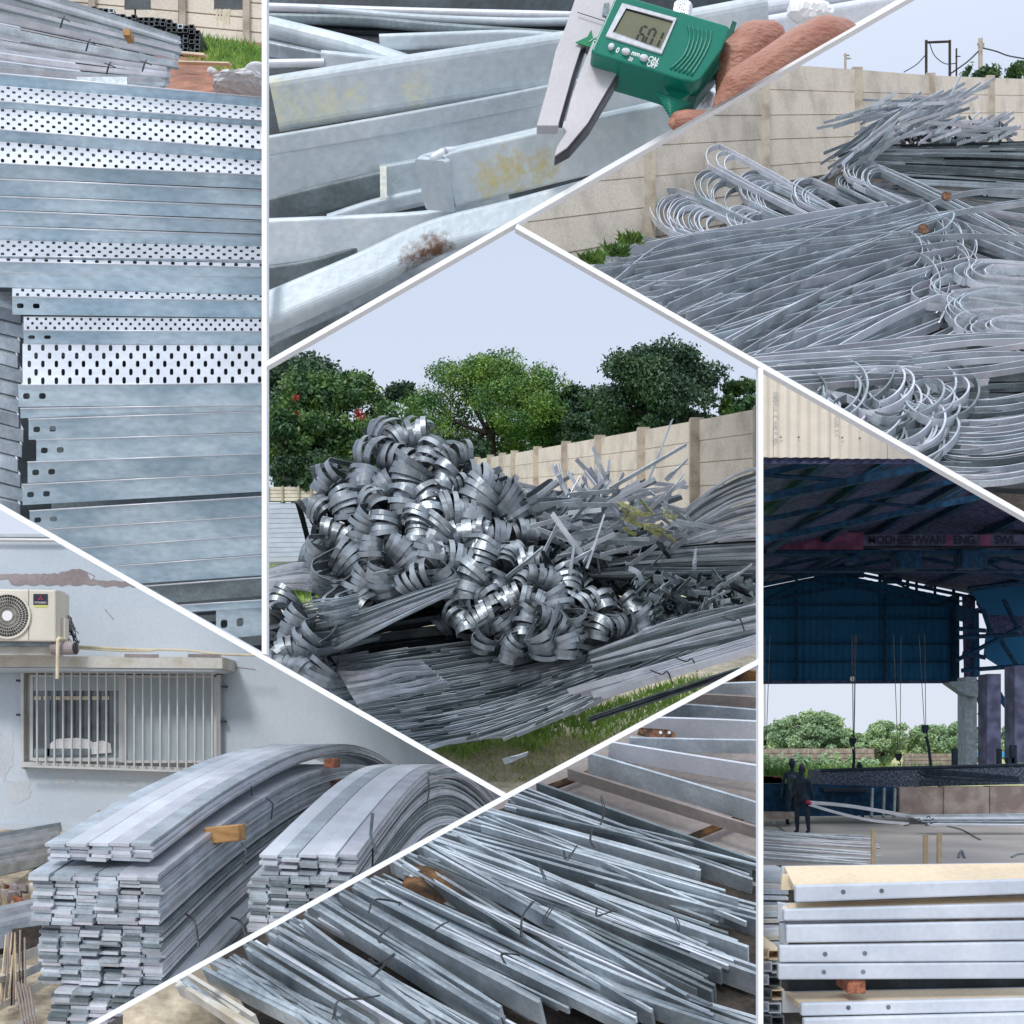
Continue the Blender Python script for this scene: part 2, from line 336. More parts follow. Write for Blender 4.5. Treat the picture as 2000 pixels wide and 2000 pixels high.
# ================================================================ bay A : perforated cable trays
def lerp(a, b, t): return a+(b-a)*t
def hole_grid(C, nu, nv, hw, hh, stag=True, ends=True):
    """quad C (BL,BR,TR,TL) filled by nu x nv cells each with an eight-sided slot; slot half sizes as fractions of a cell"""
    V = []; F = []
    def q(s, t): return lerp(lerp(C[0], C[1], s), lerp(C[3], C[2], s), t)
    oct_ = [(1, .55), (.6, 1), (-.6, 1), (-1, .55), (-1, -.55), (-.6, -1), (.6, -1), (1, -.55)]
    for j in range(nv):
        off = .5 if (stag and j % 2) else 0
        for i in range(nu):
            s0 = (i+off)/(nu+.5); s1 = (i+1+off)/(nu+.5); t0 = j/nv; t1 = (j+1)/nv; b = len(V)
            cs = (s0+s1)/2; ct = (t0+t1)/2; ws = (s1-s0)/2; wt = (t1-t0)/2
            for (a, e) in ((1, .5), (.5, 1), (-.5, 1), (-1, .5), (-1, -.5), (-.5, -1), (.5, -1), (1, -.5)): V.append(q(cs+a*ws, ct+e*wt))
            for (a, e) in oct_: V.append(q(cs+a*ws*hw*1.05, ct+e*wt*hh*1.05))
            V += [q(s1, t1), q(s0, t1), q(s0, t0), q(s1, t0)]
            for k in range(8): F.append([b+k, b+(k+1) % 8, b+8+(k+1) % 8, b+8+k])
            F += [[b, b+16, b+1], [b+2, b+17, b+3], [b+4, b+18, b+5], [b+6, b+19, b+7]]
        if stag:
            for (sa, sb) in (((0, .5/(nu+.5)) if j % 2 else (nu/(nu+.5), 1)),):
                b = len(V); V += [q(sa, j/nv), q(sb, j/nv), q(sb, (j+1)/nv), q(sa, (j+1)/nv)]; F.append([b, b+1, b+2, b+3])
    return np.array(V), F
TA = R(30)
TRAY_UP = np.array([0, -math.sin(TA), math.cos(TA)])
def trayface(kind, L, Rr, yb, rows=0, u0=-95):
    """one face of a tray between picture rows at the left (u=0) and right (u=516); returns corners and the depth of its upper edge"""
    (lt, lb), (rt, rb) = L, Rr
    def vat(a, b, u): return a+(b-a)*u/516
    hpx = ((lb-lt)+(rb-rt))/2; hm = hpx*yb/FP
    dy = -hm*math.tan(TA) if kind == 'f' else hm/math.tan(TA)*.9
    u1 = 560
    C = [P(u0, vat(lb, rb, u0), yb), P(u1, vat(lb, rb, u1), yb), P(u1, vat(lt, rt, u1), yb+dy), P(u0, vat(lt, rt, u0), yb+dy)]
    return C, yb+dy
TLAB = []
def tray(label, flange, web, yb, left=-95, wl=None, holes=True, rows=4, nu=44, strip=None, lip=None, dark=False, hw=.42, hh=.62):
    C, yt = trayface('f', flange[0], flange[1], yb, u0=left)
    t = thing('cable_tray', label, 'cable tray', (C[0]+C[1])/2, 'perforated cable trays in the big stack')
    m = 'galv_dark' if dark else 'galv_tray'
    parts = []
    if holes and left > -80:
        s1 = 78/(560-left)
        E = [C[0], lerp(C[0], C[1], s1), lerp(C[3], C[2], s1), C[3]]
        E2 = [lerp(C[0], C[1], s1), C[1], C[2], lerp(C[3], C[2], s1)]
        parts.append(hole_grid(E, 2, 1, .36, .24, stag=False) if False else hole_grid(E, 2, 1, .40, .26, stag=False))
        # hole_grid spreads to nu+.5 cells: close the remaining half cell
        q0 = lerp(E[0], E[1], 2/2.5); q3 = lerp(E[3], E[2], 2/2.5); parts.append((np.array([q0, E[1], E[2], q3]), [[0, 1, 2, 3]]))
        parts.append((np.array(E2), [[0, 1, 2, 3]]))
    else: parts.append((np.array(C), [[0, 1, 2, 3]]))
    V, F = merge(parts); mesh('flange', V, F, m, 'A', t)
    # rolled top edge and hem of the flange
    e = .0035
    mesh('rolled_edge', *tube([C[3]+[0, -.001, 0], C[2]+[0, -.001, 0]], e, 8), 'galv_bright', 'A', t, smooth=True)  # brighter metal paints a highlight along this edge
    # inner shade put into colour: dark back flange, black sheet under the web
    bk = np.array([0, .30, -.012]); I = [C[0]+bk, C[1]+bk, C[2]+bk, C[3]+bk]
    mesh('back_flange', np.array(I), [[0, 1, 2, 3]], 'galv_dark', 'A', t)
    yw = yt
    if web:
        wlft = left if wl is None else wl
        Cw, yw = trayface('w', web[0], web[1], yt, u0=wlft)
        if rows: V, F = hole_grid(Cw, nu, rows, hw, hh)
        else: V, F = np.array(Cw), [[0, 1, 2, 3]]
        mesh('perforated_web' if rows else 'web', V, F, 'galv_bright' if rows else 'galv_tray', 'A', t)
        under = np.array([0, .05, -.045]); mesh('web_shade', np.array([c+under*(1 if i < 2 else .9) for i, c in enumerate(Cw)]), [[0, 1, 2, 3]], 'black_steel', 'A', t)
    return yw
rowsA = [  # label, flange(L top,bottom),(R top,bottom), web, left, rows
 ('near-white tray with two slots in its end at the very bottom of the tray stack', ((1230,1290),(1181,1240)), None, 422, 0, True, 0),
 ('pale ridge of tray just above the white slotted tray end', ((1205,1218),(1172,1186)), None, -95, 0, False, 0),
 ('blue-black tray, the darkest one near the foot of the stack', ((1166,1204),(1128,1163)), None, -95, 0, False, 1),
 ('bluish tray directly above the blue-black one', ((1122,1158),(1085,1123)), None, -95, 0, False, 0),
 ('lowest tray with a row of half-hidden slots along its upper edge', ((1082,1120),(1045,1082)), None, -95, 0, False, 0),
 ('mottled blue tray second below the one with a single end slot', ((1040,1079),(1008,1044)), None, -95, 0, False, 0),
 ('tray whose left end starts furthest inward below the dark gap, cut by the partition', ((1002,1038),(970,1006)), None, 58, 0, True, 0),
 ('tray above the dark gap with two end slots', ((949,989),(924,960)), None, 44, 0, True, 0),
 ('tray with two end slots fifth below the open perforated tray', ((905,946),(886,922)), None, 54, 0, True, 0),
 ('tray with the deepest face and end set back furthest right', ((862,903),(846,885)), None, 71, 0, True, 0),
 ('tray with two end slots second below the open perforated tray', ((821,861),(804,843)), None, 56, 0, True, 0),
 ('thin shaded tray edge right under the open perforated tray', ((799,818),(791,802)), None, 40, 0, False, 0),
 ('open tray lying on top with long upright slots, whole bed visible', ((753,795),(749,790)), ((671,753),(674,749)), 36, 5, True, 0),
 ('tray behind the open one with a narrow dark side and two white slots', ((645,671),(648,674)), ((618,644),(622,648)), 46, 3, True, 0),
 ('tray with a wide pale side and short left end above it', ((579,614),(588,621)), ((561,579),(576,588)), 24, 2, True, 0),
 ('tray showing two joined pale side faces and faint end slots', ((531,561),(541,576)), None, -95, 0, False, 0),
 ('tray with the narrow slotted strip in the middle of the stack', ((511,531),(523,541)), ((503,511),(513,523)), -95, 1, False, 0),
 ('tray with five rows of slots in the middle of the stack', ((500,503),(509,513)), ((468,500),(481,509)), -95, 4, False, 0),
 ('dull blotched tray side just above the mid-stack slotted bed', ((443,468),(461,481)), None, -95, 0, True, 0),
 ('fourth plain tray side under the upper slotted beds', ((412,440),(433,457)), None, -95, 0, True, 0),
 ('third plain tray side under the upper slotted beds', ((384,409),(405,429)), None, -95, 0, True, 0),
 ('second plain tray side under the upper slotted beds', ((350,381),(373,401)), None, -95, 0, True, 0),
 ('tray with pale side and the third slotted bed from the top', ((319,347),(343,369)), ((275,319),(314,343)), -95, 4, True, 0),
 ('tray with grey-green side and the widest upper slotted bed', ((253,275),(293,314)), ((211,253),(246,293)), -95, 5, True, 0),
 ('tray with smooth white lip and fading slots at the stack top', ((198,211),(237,246)), ((167,198),(210,237)), -95, 4, False, 0),
 ('topmost tray of the stack, only its plain grey side visible', ((144,167),(192,210)), None, -95, 0, False, 0),
]
yb = 5.2
for i, (lab, fl, wb, left, rows, holes, dark) in enumerate(rowsA):
    big = rows == 5 and left == 36
    yb = tray(lab, fl, wb, yb, left=left, wl=(44 if big else None), holes=holes and left > -80, rows=rows, nu=(19 if big else 29 if rows > 2 else 26), dark=dark, hw=(.25 if big else .29), hh=(.74 if big else .60))
    if left < -80 and holes:                     # single end slot near the left edge: a raised dark oval hole
        vv = (fl[0][0]+fl[0][1])/2+1; pass
    yb -= .004
yTop = yb
mesh('cable_tray', *prism([P(-90, 560, 5.9), P(560, 560, 5.9), P(560, 1290, 6.1), P(-90, 1290, 6.1)], (0, .02, 0)), 'black_steel', 'A', label='black backing sheet painting the shade deep inside the tray stack', cat='cable tray')  # black sheet added so gaps and slots look shaded
mesh('cable_tray', *prism([P(-90, 160, 6.3), P(560, 206, 6.3), P(560, 600, 6.3), P(-90, 600, 6.3)], (0, .02, 0)), 'black_steel', 'A', label='black backing sheet painting the shade behind the upper slotted beds', cat='cable tray')  # second black sheet, painted shade behind the slots
# nested tray ends at the left of the stack
for i in range(14):
    v = 592+i*29; y = 5.05
    t = thing('cable_tray', 'open tray end %s down the left edge of the stack, further back than the rest' % ['first','second','third','fourth','fifth','sixth','seventh','eighth','ninth','tenth','eleventh','twelfth','thirteenth','last'][i], 'cable tray', P(10, v, y), 'perforated cable trays in the big stack')
    x0 = -30; ue = 40+6*math.sin(i*1.7)
    mesh('flange', *prism([P(x0, v, y), P(ue, v+16, y-.05), P(ue, v+40, y-.05), P(x0, v+22, y)], (0, .006, 0)), 'bar_face', 'A', t)
    mesh('web', *prism([P(x0, v-24, y+.06), P(ue-16, v-18, y+.05), P(ue, v+16, y-.05), P(x0, v, y)], (0, .006, 0)), 'bar_face', 'A', t)
    mesh('end_lip', *tube([P(ue, v+16, y-.055), P(ue-16, v-18, y+.045)], .004, 5), 'galv_bright', 'A', t)
# bundle of long strips behind the trays
def strip_heap_A():
    Y = 8.6
    rows = 40
    labs = ['top bundle of long flat strips above the trays', 'second bundle of long flat strips, wire-tied, above the trays', 'third thick bundle of flat strips above the trays', 'lowest bundle of flat strips resting behind the trays']
    ths = [thing('strip_bundle', l, 'steel strips', P(180, 60+30*i, Y), 'bundles of flat strips behind the trays') for i, l in enumerate(labs)]
    for i in range(rows):
        s = i/rows; k = min(3, int(s*4))
        ue = 352-18*s+uni(-5, 5)-(12 if s > .6 else 0)
        ve = 76+96*s+uni(-1, 1); vl = -42+212*s**1.1+uni(-1.5, 1.5); vm = (ve+vl)/2+3+uni(-2, 2)
        a = cr([P(-70, vl-12, Y-.3), P(150, vm-2-6*(1-s), Y-.2), P(ue, ve, Y-.1-.3*s)], 5)
        up = np.array([0, -.45, .9]); h = uni(.008, .018) if i % 5 else .03
        mesh('flat_strip', *sweep(a, up, rect(h, .06)), 'galv_bright' if i in (3, 4) else random.choice(['galv', 'galv', 'zinc_lilac', 'galv_dark' if i % 3 == 0 else 'galv']), 'A', ths[k])
    for (u, v, k) in ((122, 40, 1), (172, 85, 1), (212, 130, 3), (282, 125, 2)):
        mesh('tie_wire', *tube(cr([P(u+4, v-8, Y-.55), P(u, v, Y-.6), P(u-4, v+14, Y-.55)], 4), .006, 5), 'wire', 'A', ths[k])
        mesh('tie_wire', *tube(cr([P(u-8, v-6, Y-.58), P(u+3, v-3, Y-.64), P(u+14, v+2, Y-.58)], 4), .004, 5), 'wire', 'A', ths[k])
    mesh('wood_block', *pbox(240, 56, 253, 68, Y-.62, .1), 'wood', 'A', None, label='small orange wooden spacer stuck in the strip bundles behind the trays', cat='wood block')
strip_heap_A()
def tubes_A():
    t = thing('tube_stack', 'stack of dark square steel tubes with open ends facing us by the compound wall', 'steel tubes', P(270, 100, 11.2))
    Y = 11.2
    for c in range(24):
        u = 128+c*11.2; top = 12+ (c-3)*1.7 if c < 18 else 38+(c-18)*3.4
        n = int((104-max(top, 12)+ (c*.3))/9.6) if c < 23 else 5
        for r in range(max(1, n)):
            v = 102-r*9.6+(c-23)*.9
            if v < top: break
            a, b, g = 5.0, 4.2, 3.4
            o = [P(u-a, v-b, Y), P(u+a, v-b, Y), P(u+a, v+b, Y), P(u-a, v+b, Y)]; q = [P(u-a*.72, v-b*.7, Y), P(u+a*.72, v-b*.7, Y), P(u+a*.72, v+b*.7, Y), P(u-a*.72, v+b*.7, Y)]
            dd = np.array([0, .5, 0]); Vv = np.array(o+q+[x+dd for x in o]+[x+dd*.9 for x in q])
            Ff = [[i, (i+1) % 4, 4+(i+1) % 4, 4+i] for i in range(4)]+[[i, 8+i, 8+(i+1) % 4, (i+1) % 4] for i in range(4)]+[[4+i, 4+(i+1) % 4, 12+(i+1) % 4, 12+i] for i in range(4)]+[[12, 13, 14, 15]]
            mesh('square_tube', Vv+[0, uni(-.02, .02), 0], Ff, 'black_steel' if random.random() > .04 else 'galv', 'A', t)
tubes_A()
# precast wall, soil, grass
def wall_A():
    t = thing('precast_wall', 'grey precast concrete wall with rust runs behind the cable trays', 'wall', P(400, 60, 12.5))
    Y = 12.5
    def vv(v, u): return v+(u-352)*.09
    for i, (ua, ub) in enumerate([(60, 172), (176, 262), (266, 348), (362, 474), (488, 600)]):
        for j, (va, vb) in enumerate([(-60, -8), (-6, 22), (24, 49), (51, 76)]):
            mesh('panel', *prism([P(ua, vv(va, ua), Y), P(ub, vv(va, ub), Y), P(ub, vv(vb-.8, ub), Y), P(ua, vv(vb-.8, ua), Y)], (0, .06, 0)), 'concrete_wall', 'A', t)
    for ua in (172, 349, 474): mesh('post', *pbox(ua, -60, ua+13, vv(80, ua), Y-.05, .12), 'concrete_post', 'A', t)
    mesh('joint', *pbox(40, -70, 620, 92, Y+.062, .02), 'joint_dark', 'A', t)
    for u0, u1 in ((243, 294), (418, 474)): mesh('opening', *pbox(u0, -20, u1, 18, Y-.004, .003), 'black_steel', 'A', t)
    # rust runs
    for k in range(10):
        u = uni(412, 450); v1 = uni(30, 60); mesh('rust_run', *prism([P(u-2.5, 18, Y), P(u+2.5, 18, Y), P(u+1.5, v1, Y), P(u-1, v1-6, Y)], (0, -.003-.0003*k, 0)), 'pipe_cream', 'A', t)
wall_A()
g = [P(300, 66, 12.4), P(620, 92, 12.4), P(620, 250, 8.6), P(300, 250, 8.6)]
ground('ground', 'soil_red', 'A', g)
pts = []
for i in range(9000):
    u = uni(340, 540); v = uni(68, 150); lim = 148 if u > 430 else 110+(u-340)*.42
    if v < 74+(u-352)*.16 or v > lim-6*math.sin(u*.13): continue
    y = 12.4-(v-66)/184*3.8; pts.append(P(u, v, y))
mesh('grass', *blades(pts, .09, .012, .4), 'grass', 'A', kind='stuff', label='bright green grass strip below the grey precast wall', drop=True)
V, F = evaluated(*box(-.5, .5, -.3, .3, -.08, .08), [('SUBSURF', dict(levels=3))])
mesh('plastic_sheet', V*[.55, 1, .8]+P(478, 176, 8.7)+RNG.normal(0, .01, V.shape), F, 'plastic_white', 'A', label='crumpled white plastic sheet lying on the red soil', cat='plastic sheet')
mesh('plastic_sheet', V*[.3, 1, .8]+P(512, 160, 8.9), F, 'plastic_white', 'A', label='small white scrap at the right edge above the crumpled plastic sheet', cat='plastic scrap')
mesh('flat_strip', *sweep([P(355, 104, 11), P(402, 108, 10.8)], (0, 0, 1), rect(.02, .05)), 'pipe_cream', 'A', label='short pale strip lying in the grass by the dark tubes', cat='steel strip')
mesh('flat_strip', *sweep([P(350, 122, 10.4), P(450, 125, 10.2)], (0, 0, 1), rect(.012, .05)), 'pipe_cream', 'A', label='long pale strip at the edge of grass and red soil', cat='steel strip')
V, F = balls([[(P(412, 139, 10), .035), (P(418, 141, 10), .03)]]); mesh('stone', V, F, 'plastic_white', 'A', label='small white stone between grass and red soil', cat='stone')
# two cloth-white boards between trays and bundle
mesh('flat_board', *pbox(150, 150, 248, 166, yTop+.08, .03), 'galv', 'A', label='plain grey plate end resting on the topmost tray', cat='plate')
# ================================================================ bay B : close-up of thick flat bars and caliper
UB = np.array([0, -.53, .848])
def cbar(label, top, hpx, th, m='galv_close', y0=3.75, dy=0., r=.014, tipm=None, cat='flat bar', up=UB, group='thick flat bars under the caliper'):
    """top: [(u,v)...] of the bar's upper front edge, hpx: face height in picture px"""
    h = hpx*y0/FP/(up[2]-up[1]*(HZ-top[0][1])/FP)
    pts = []
    for i, (u, v) in enumerate(top):
        y = y0+dy*i/(len(top)-1); pts.append(P(u, v, y)-up*h/2+np.array([0, up[2], -up[1]])*th/2)
    pts = cr(pts, 5) if len(pts) > 2 else np.array(pts)
    t = thing('flat_bar', label, cat, pts[0], group)
    V, F = sweep(pts, up, rrect(h, th, min(r, th*.45, h*.45), 4)); mesh('bar_body', V, F, m, 'B', t, smooth=False)
    return t, pts, h
def patch(t, poly, y, m, d=.003, name='stain', bay='B'): return mesh(name, *prism([P(u, v, y) for u, v in poly], (0, -d, 0)), m, bay, t)
mesh('ground', [P(400, -90, 4.78), P(2000, -90, 4.78), P(2000, 800, 4.78), P(400, 800, 4.78)], [[0, 1, 2, 3]], 'black_steel', 'B', kind='structure')  # black backing sheet painting the shade between the bars
cbar('flat bar along the very top edge, palest of the far bars', [(500, 4), (800, 14), (1130, 22)], 18, .10, y0=4.7, r=.02, m='galv_bright')
cbar('dark-faced bar sweeping down to the right under the top edge', [(500, 24), (700, 30), (860, 44), (1130, 62)], 22, .06, y0=4.5, m='galv_dark')
cbar('long bar with pale ridge above the dark gap', [(620, 10), (800, 26), (1000, 34), (1130, 33)], 18, .08, y0=4.55, m='galv_close')
cbar('second bar below the top edge, black', [(500, 40), (700, 54), (900, 60), (1130, 78)], 16, .05, y0=4.55, m='black_steel')
cbar('wide bar curving from the upper left corner behind the yellow-tipped bar', [(500, 28), (600, 52), (700, 78), (800, 112)], 40, .16, y0=4.35, r=.03)
cbar('mid-grey bar lying crosswise behind the yellow-tipped bar', [(740, 66), (860, 62), (1000, 58), (1120, 66)], 34, .08, y0=4.42)
cbar('short blue-grey bar face at the left behind the yellow-tipped bar', [(500, 74), (626, 100)], 34, .05, y0=4.32, m='bar_face')
cbar('white bar edge low at the left behind the yellow-tipped bar', [(500, 116), (632, 114)], 18, .08, y0=4.3, m='galv_bright')
cbar('small grey bar end standing behind the yellow-tipped bar', [(626, 98), (800, 116)], 40, .08, y0=4.3)
cbar('pale bar running behind the knurled screw', [(1200, 60), (1400, 18), (1760, -40)], 40, .16, y0=4.2, r=.03, m='galv_bright')
cbar('pale bar under the screw rising to the upper right', [(1200, 96), (1400, 50), (1760, -14)], 60, .1, y0=4.1, r=.02, m='galv_bright')
cbar('grey bar at the far upper right behind the fingers', [(1480, 30), (1800, 0)], 90, .1, y0=4.4, r=.02)
gc = ((.65, .72, .75), .5, .15, .08, 3.2, 34, .25, (.52, .60, .64), .5, .05)
stained('galv_yellow', gc, (.70, .70, .50), [(P(526, 180, 3.88), .13), (P(534, 235, 3.92), .12), (P(590, 215, 3.90), .13), (P(640, 205, 3.92), .12), (P(690, 190, 3.92), .08), (P(812, 178, 3.93), .11)], .54)
stained('galv_ochre', gc, (.60, .52, .24), [(P(960, 350, 3.70), .10), (P(1000, 338, 3.70), .11), (P(1062, 330, 3.72), .10)], .50)
stained('galv_rusty', gc, (.11, .055, .03), [(P(826, 512, 3.60), .09), (P(855, 492, 3.61), .08)], .40)
t, p, h = cbar('thick bar with yellow-painted rounded left end', [(523, 150), (700, 122), (900, 92), (1110, 60), (1330, 22), (1500, -10)], 112, .13, y0=3.86, dy=.12, r=.03, m='galv_yellow')
cbar('thin bar directly below the yellow-tipped bar', [(500, 270), (700, 236), (900, 200), (1110, 158), (1300, 118)], 40, .04, y0=3.9, dy=.12, r=.008)
cbar('broad bar in the middle running under the caliper jaws', [(500, 308), (700, 262), (900, 222), (1110, 178), (1400, 120)], 100, .05, y0=3.93, dy=.1, r=.01)
cbar('dark slate bar at the left below the broad bar', [(500, 392), (620, 362), (760, 330)], 60, .05, y0=4.0, m='galv_dark')
t, p, h = cbar('square bar end with a rusty corner peeping out below the broad bar', [(742, 326), (900, 300)], 60, .12, y0=3.95, r=.004)
patch(t, [(742, 327), (755, 325), (756, 388), (743, 390)], 3.94, 'galv_tip', .003)
cbar('brown-tinged strip under the square bar end', [(640, 420), (740, 388), (900, 352)], 34, .05, y0=3.98, m='galv_close')
t, p, h = cbar('bar gripped by the caliper jaws, with white upper edge and yellow stain', [(846, 312), (870, 298), (1000, 268), (1110, 242), (1290, 202), (1480, 160)], 112, .12, y0=3.62, dy=.12, r=.010, m='galv_ochre')
V, F = balls([[(P(848, 309, 3.655), .016), (P(868, 299, 3.66), .018), (P(886, 294, 3.67), .012)]]); mesh('zinc_drip', V, F, 'galv_bright', 'B', t, smooth=True)
cbar('long bar below, curving up from the left under the gripped bar', [(500, 430), (700, 422), (860, 410), (1000, 372)], 100, .05, y0=3.85, r=.01)
cbar('dull dark bar lowest at the left edge', [(500, 524), (640, 500), (800, 440)], 90, .05, y0=3.9, r=.01, m='galv_dark')
cbar('dark bar behind the lowest bar', [(500, 690), (640, 610), (800, 540), (1000, 440)], 60, .05, y0=3.8, r=.01, m='galv_dark')
t, p, h = cbar('lowest bar with broad pale upper face rising to the right and a rust-brown end', [(500, 574), (700, 490), (845, 424), (1000, 384), (1200, 330), (1300, 300)], 66, .10, y0=3.58, dy=.1, r=.022, up=nrm([0, .12, .99]), m='galv_rusty')
t2 = cbar('darker side face of the lowest pale bar, its shade put into a separate bar', [(500, 662), (700, 574), (880, 486), (1060, 410)], 22, .06, y0=3.64, r=.006, m='bar_face')[0]  # side face of the bar above, shade put into darker metal
cbar('short grey bar propping up the lowest bar', [(676, 600), (700, 560), (706, 550)], 16, .03, y0=3.75)
cbar('dark bar across the lower left corner', [(500, 640), (640, 612)], 60, .04, y0=3.82, m='galv_dark')
def caliper():
    y = 3.42
    t = thing('caliper', 'green digital caliper gripping a bar, its display showing 6.01', 'caliper', P(1250, 180, y))
    O = P(1203.5, 13, y); ax = (P(1418, 75, y)-O)/100; ay = (P(1152, 127, y)-O)/100     # body axes: 0..100 across, 0..100 down
    nn = nrm(np.cross(ax, ay)); nn = nn if nn[1] < 0 else -nn
    def Q(a, b, o=0): return O+ax*a+ay*b+nn*o
    def qp(poly, o, d): return prism([Q(a, b, o) for a, b in poly], nn*d)
    def pxp(poly, o, d, m, name, par=t): return mesh(name, *prism([P(u, v, y-o) for u, v in poly], (0, -d, 0)), m, 'B', par)
    def bev(vf, off=.006, seg=2):
        return evaluated(*vf, [('BEVEL', dict(width=off, segments=seg, limit_method='ANGLE'))])
    # jaws and beam
    pxp([(1128, 0), (1215, -30), (1215, 60), (1156, 128), (1142, 101), (1134, 108), (1116, 163), (1100, 220), (1088, 262), (1048, 262), (1068, 190), (1084, 118), (1104, 70)], -.13, .05, 'jaw_steel', 'fixed_jaw')
    pxp([(1098, 250), (1124, 160), (1143, 104), (1138, 100), (1112, 160), (1080, 250)], -.135, .03, 'jaw_edge', 'jaw_slot_shade')  # dark strip paints the shade in the slot between the jaws
    pxp([(1155, 104), (1205, 120), (1206, 155), (1146, 258), (1106, 306), (1082, 322), (1086, 306), (1105, 276), (1100, 268), (1114, 212), (1132, 160)], -.06, .055, 'jaw_steel', 'sliding_jaw')
    pxp([(1206, 150), (1212, 158), (1150, 264), (1112, 308), (1083, 324), (1082, 320), (1104, 304), (1144, 257)], -.065, .05, 'jaw_edge', 'jaw_bevel')
    pxp([(1101, 270), (1106, 277), (1088, 306), (1084, 318), (1087, 292)], -.055, .008, 'jaw_edge', 'jaw_tip')
    pxp([(1124, 84), (1147, 73), (1155, 59), (1158, 75), (1172, 78), (1166, 98)], -.075, .004, 'logo_green', 'logo')
    for i, (a, b) in enumerate((((1150, 82), (1172, 66)), ((1128, 24), (1190, 44)))):
        mesh('engraved_line', *tube([P(*a, y+.07), P(*b, y+.07)], .0014, 4), 'white_print2' if i == 0 else 'jaw_edge', 'B', t)
    for s, u, v in (('0', 1180, 58), ('0', 1161, 84)): mesh('lettering', *place(text(s, .026), P(u, v, y+.069), (1, 0, 0), (.2, 0, .95)), 'white_print2', 'B', t)
    pxp([(1180, 8), (1190, 6), (1186, 34), (1176, 30)], -.078, .003, 'galv_dark', 'slot')
    # body
    k = 6; outline = [(1, 0), (98, 0), (101, 3), (102, 40), (96, 92), (92, 99), (80, 101), (55, 100), (3, 100), (-1, 96), (-1, 4)]
    bd = mesh('housing', *bev(qp(outline, -.10, .16), .010, 3), 'green_plastic', 'B', t)
    pxp([(1152, 128), (1210, 156), (1262, 166), (1318, 200), (1345, 210), (1392, 150), (1420, 76), (1428, 80), (1400, 160), (1352, 222), (1310, 214), (1200, 166), (1150, 140)], -.10, .09, 'green_plastic_shade', 'housing_side')
    pxp([(1281, 178), (1350, 204), (1310, 232), (1294, 206)], -.08, .08, 'green_plastic', 'thumb_grip')
    for i in range(8):
        f = i/7; a = (1283+24*f, 183+42*f); b = (1345-34*f+2, 205+20*f)
        mesh('grip_rib', *tube([P(*a, y-.005), P(*b, y-.005)], .0065, 6), 'green_plastic', 'B', t, smooth=True)
    # bezel + lcd
    def RR(a0, a1, b0, b1, sk=0): return [(a0, b0), (a1, b0), (a1+sk, b1), (a0+sk, b1)]
    def ring(po, pi, o, d):
        n = len(po); A = [Q(*q, o) for q in po]; B = [Q(*q, o) for q in pi]; dv = nn*d
        V = np.array(A+B+[a+dv for a in A]+[b+dv for b in B]); F = []
        for i in range(n): j = (i+1) % n; F += [[2*n+i, 2*n+j, 3*n+j, 3*n+i], [i, j, 2*n+j, 2*n+i], [n+i, n+j, 3*n+j, 3*n+i]]
        return V, F
    def inv(u, v):                                  # picture point -> body coordinates
        M = np.array([ax[[0, 2]], ay[[0, 2]]]).T; q = np.linalg.solve(M, (P(u, v, y)-O)[[0, 2]]); return tuple(q)
    outb = [inv(*q) for q in ((1211, 33), (1316, 62), (1287, 131), (1179, 97))]; inb = [inv(*q) for q in ((1218, 42), (1309, 68), (1284, 122), (1193, 89))]
    mesh('bezel', *bev(ring(outb, inb, .060, .006), .002, 1), 'bezel', 'B', t)
    ld = mesh('display', *qp([inv(*q) for q in ((1217, 41), (1310, 67), (1285, 123), (1192, 89))], .0605, .001), 'lcd', 'B', t)
    mesh('display_shadow', *qp([inv(*q) for q in ((1217, 41), (1310, 67), (1309, 70), (1219, 46), (1195, 90), (1192, 89))], .0617, .0003), 'lcd_black', 'B', t)
    # seven-segment digits 6.01
    du = nrm(ax); dv_ = nrm(ay); c0 = np.array(P(1249, 88, y))+nn*.0630
    c0 = Q(*inv(1246, 86), .0622)
    SEG = {'a': (0, 0, 1, 0), 'b': (1, 0, 1, 1), 'c': (1, 1, 1, 2), 'd': (0, 2, 1, 2), 'e': (0, 1, 0, 2), 'f': (0, 0, 0, 1), 'g': (0, 1, 1, 1)}
    Wd, Hh, th = .017, .0245, .0030; k = 0
    for dx, segs in ((0, 'acdefg'), (1.45, 'abcdef'), (2.7, 'bc')):
        for s in segs:
            x0, y0, x1, y1 = SEG[s]; a = c0+du*Wd*(dx*1.05+x0)+dv_*Hh*(y0-.7); b = c0+du*Wd*(dx*1.05+x1)+dv_*Hh*(y1-.7); e = nrm(b-a)*th*1.2; sd_ = np.cross(nrm(b-a), nn)*th
            mesh('digit_segment', *prism([a+e*.6, a+e+sd_, b-e+sd_, b-e*.6, b-e-sd_, a+e-sd_], nn*(.0003+.00004*k)), 'lcd_black', 'B', t); k += 1
    a = c0+du*Wd*1.25+dv_*Hh*1.28; mesh('decimal_point', *disc(a, .0045, nn, .0004, 8), 'lcd_black', 'B', t)
    for (u, v, rx) in ((1190, 117.5, 1.0), (1218, 127, 1.45), (1252.5, 139, 1.45)):
        c = Q(*inv(u, v), .058); n_ = 18; pl = [c+du*.0088*rx*math.cos(2*math.pi*i/n_)+dv_*.0088*math.sin(2*math.pi*i/n_) for i in range(n_)]
        mesh('button', *bev(prism(pl, nn*.016), .004, 2), 'bezel', 'B', t, smooth=True)
    for s, u, v, sz in (('0', 1202.5, 122.5, .020), ('mm', 1237.5, 129, .018), ('in', 1228, 138.5, .019), ('ON', 1271, 141, .021), ('OFF', 1268.5, 150.5, .020)):
        mesh('lettering', *place(text(s, sz, .0006), Q(*inv(u, v), .0612), du*.9, -dv_*1.15), 'white_print2', 'B', t)
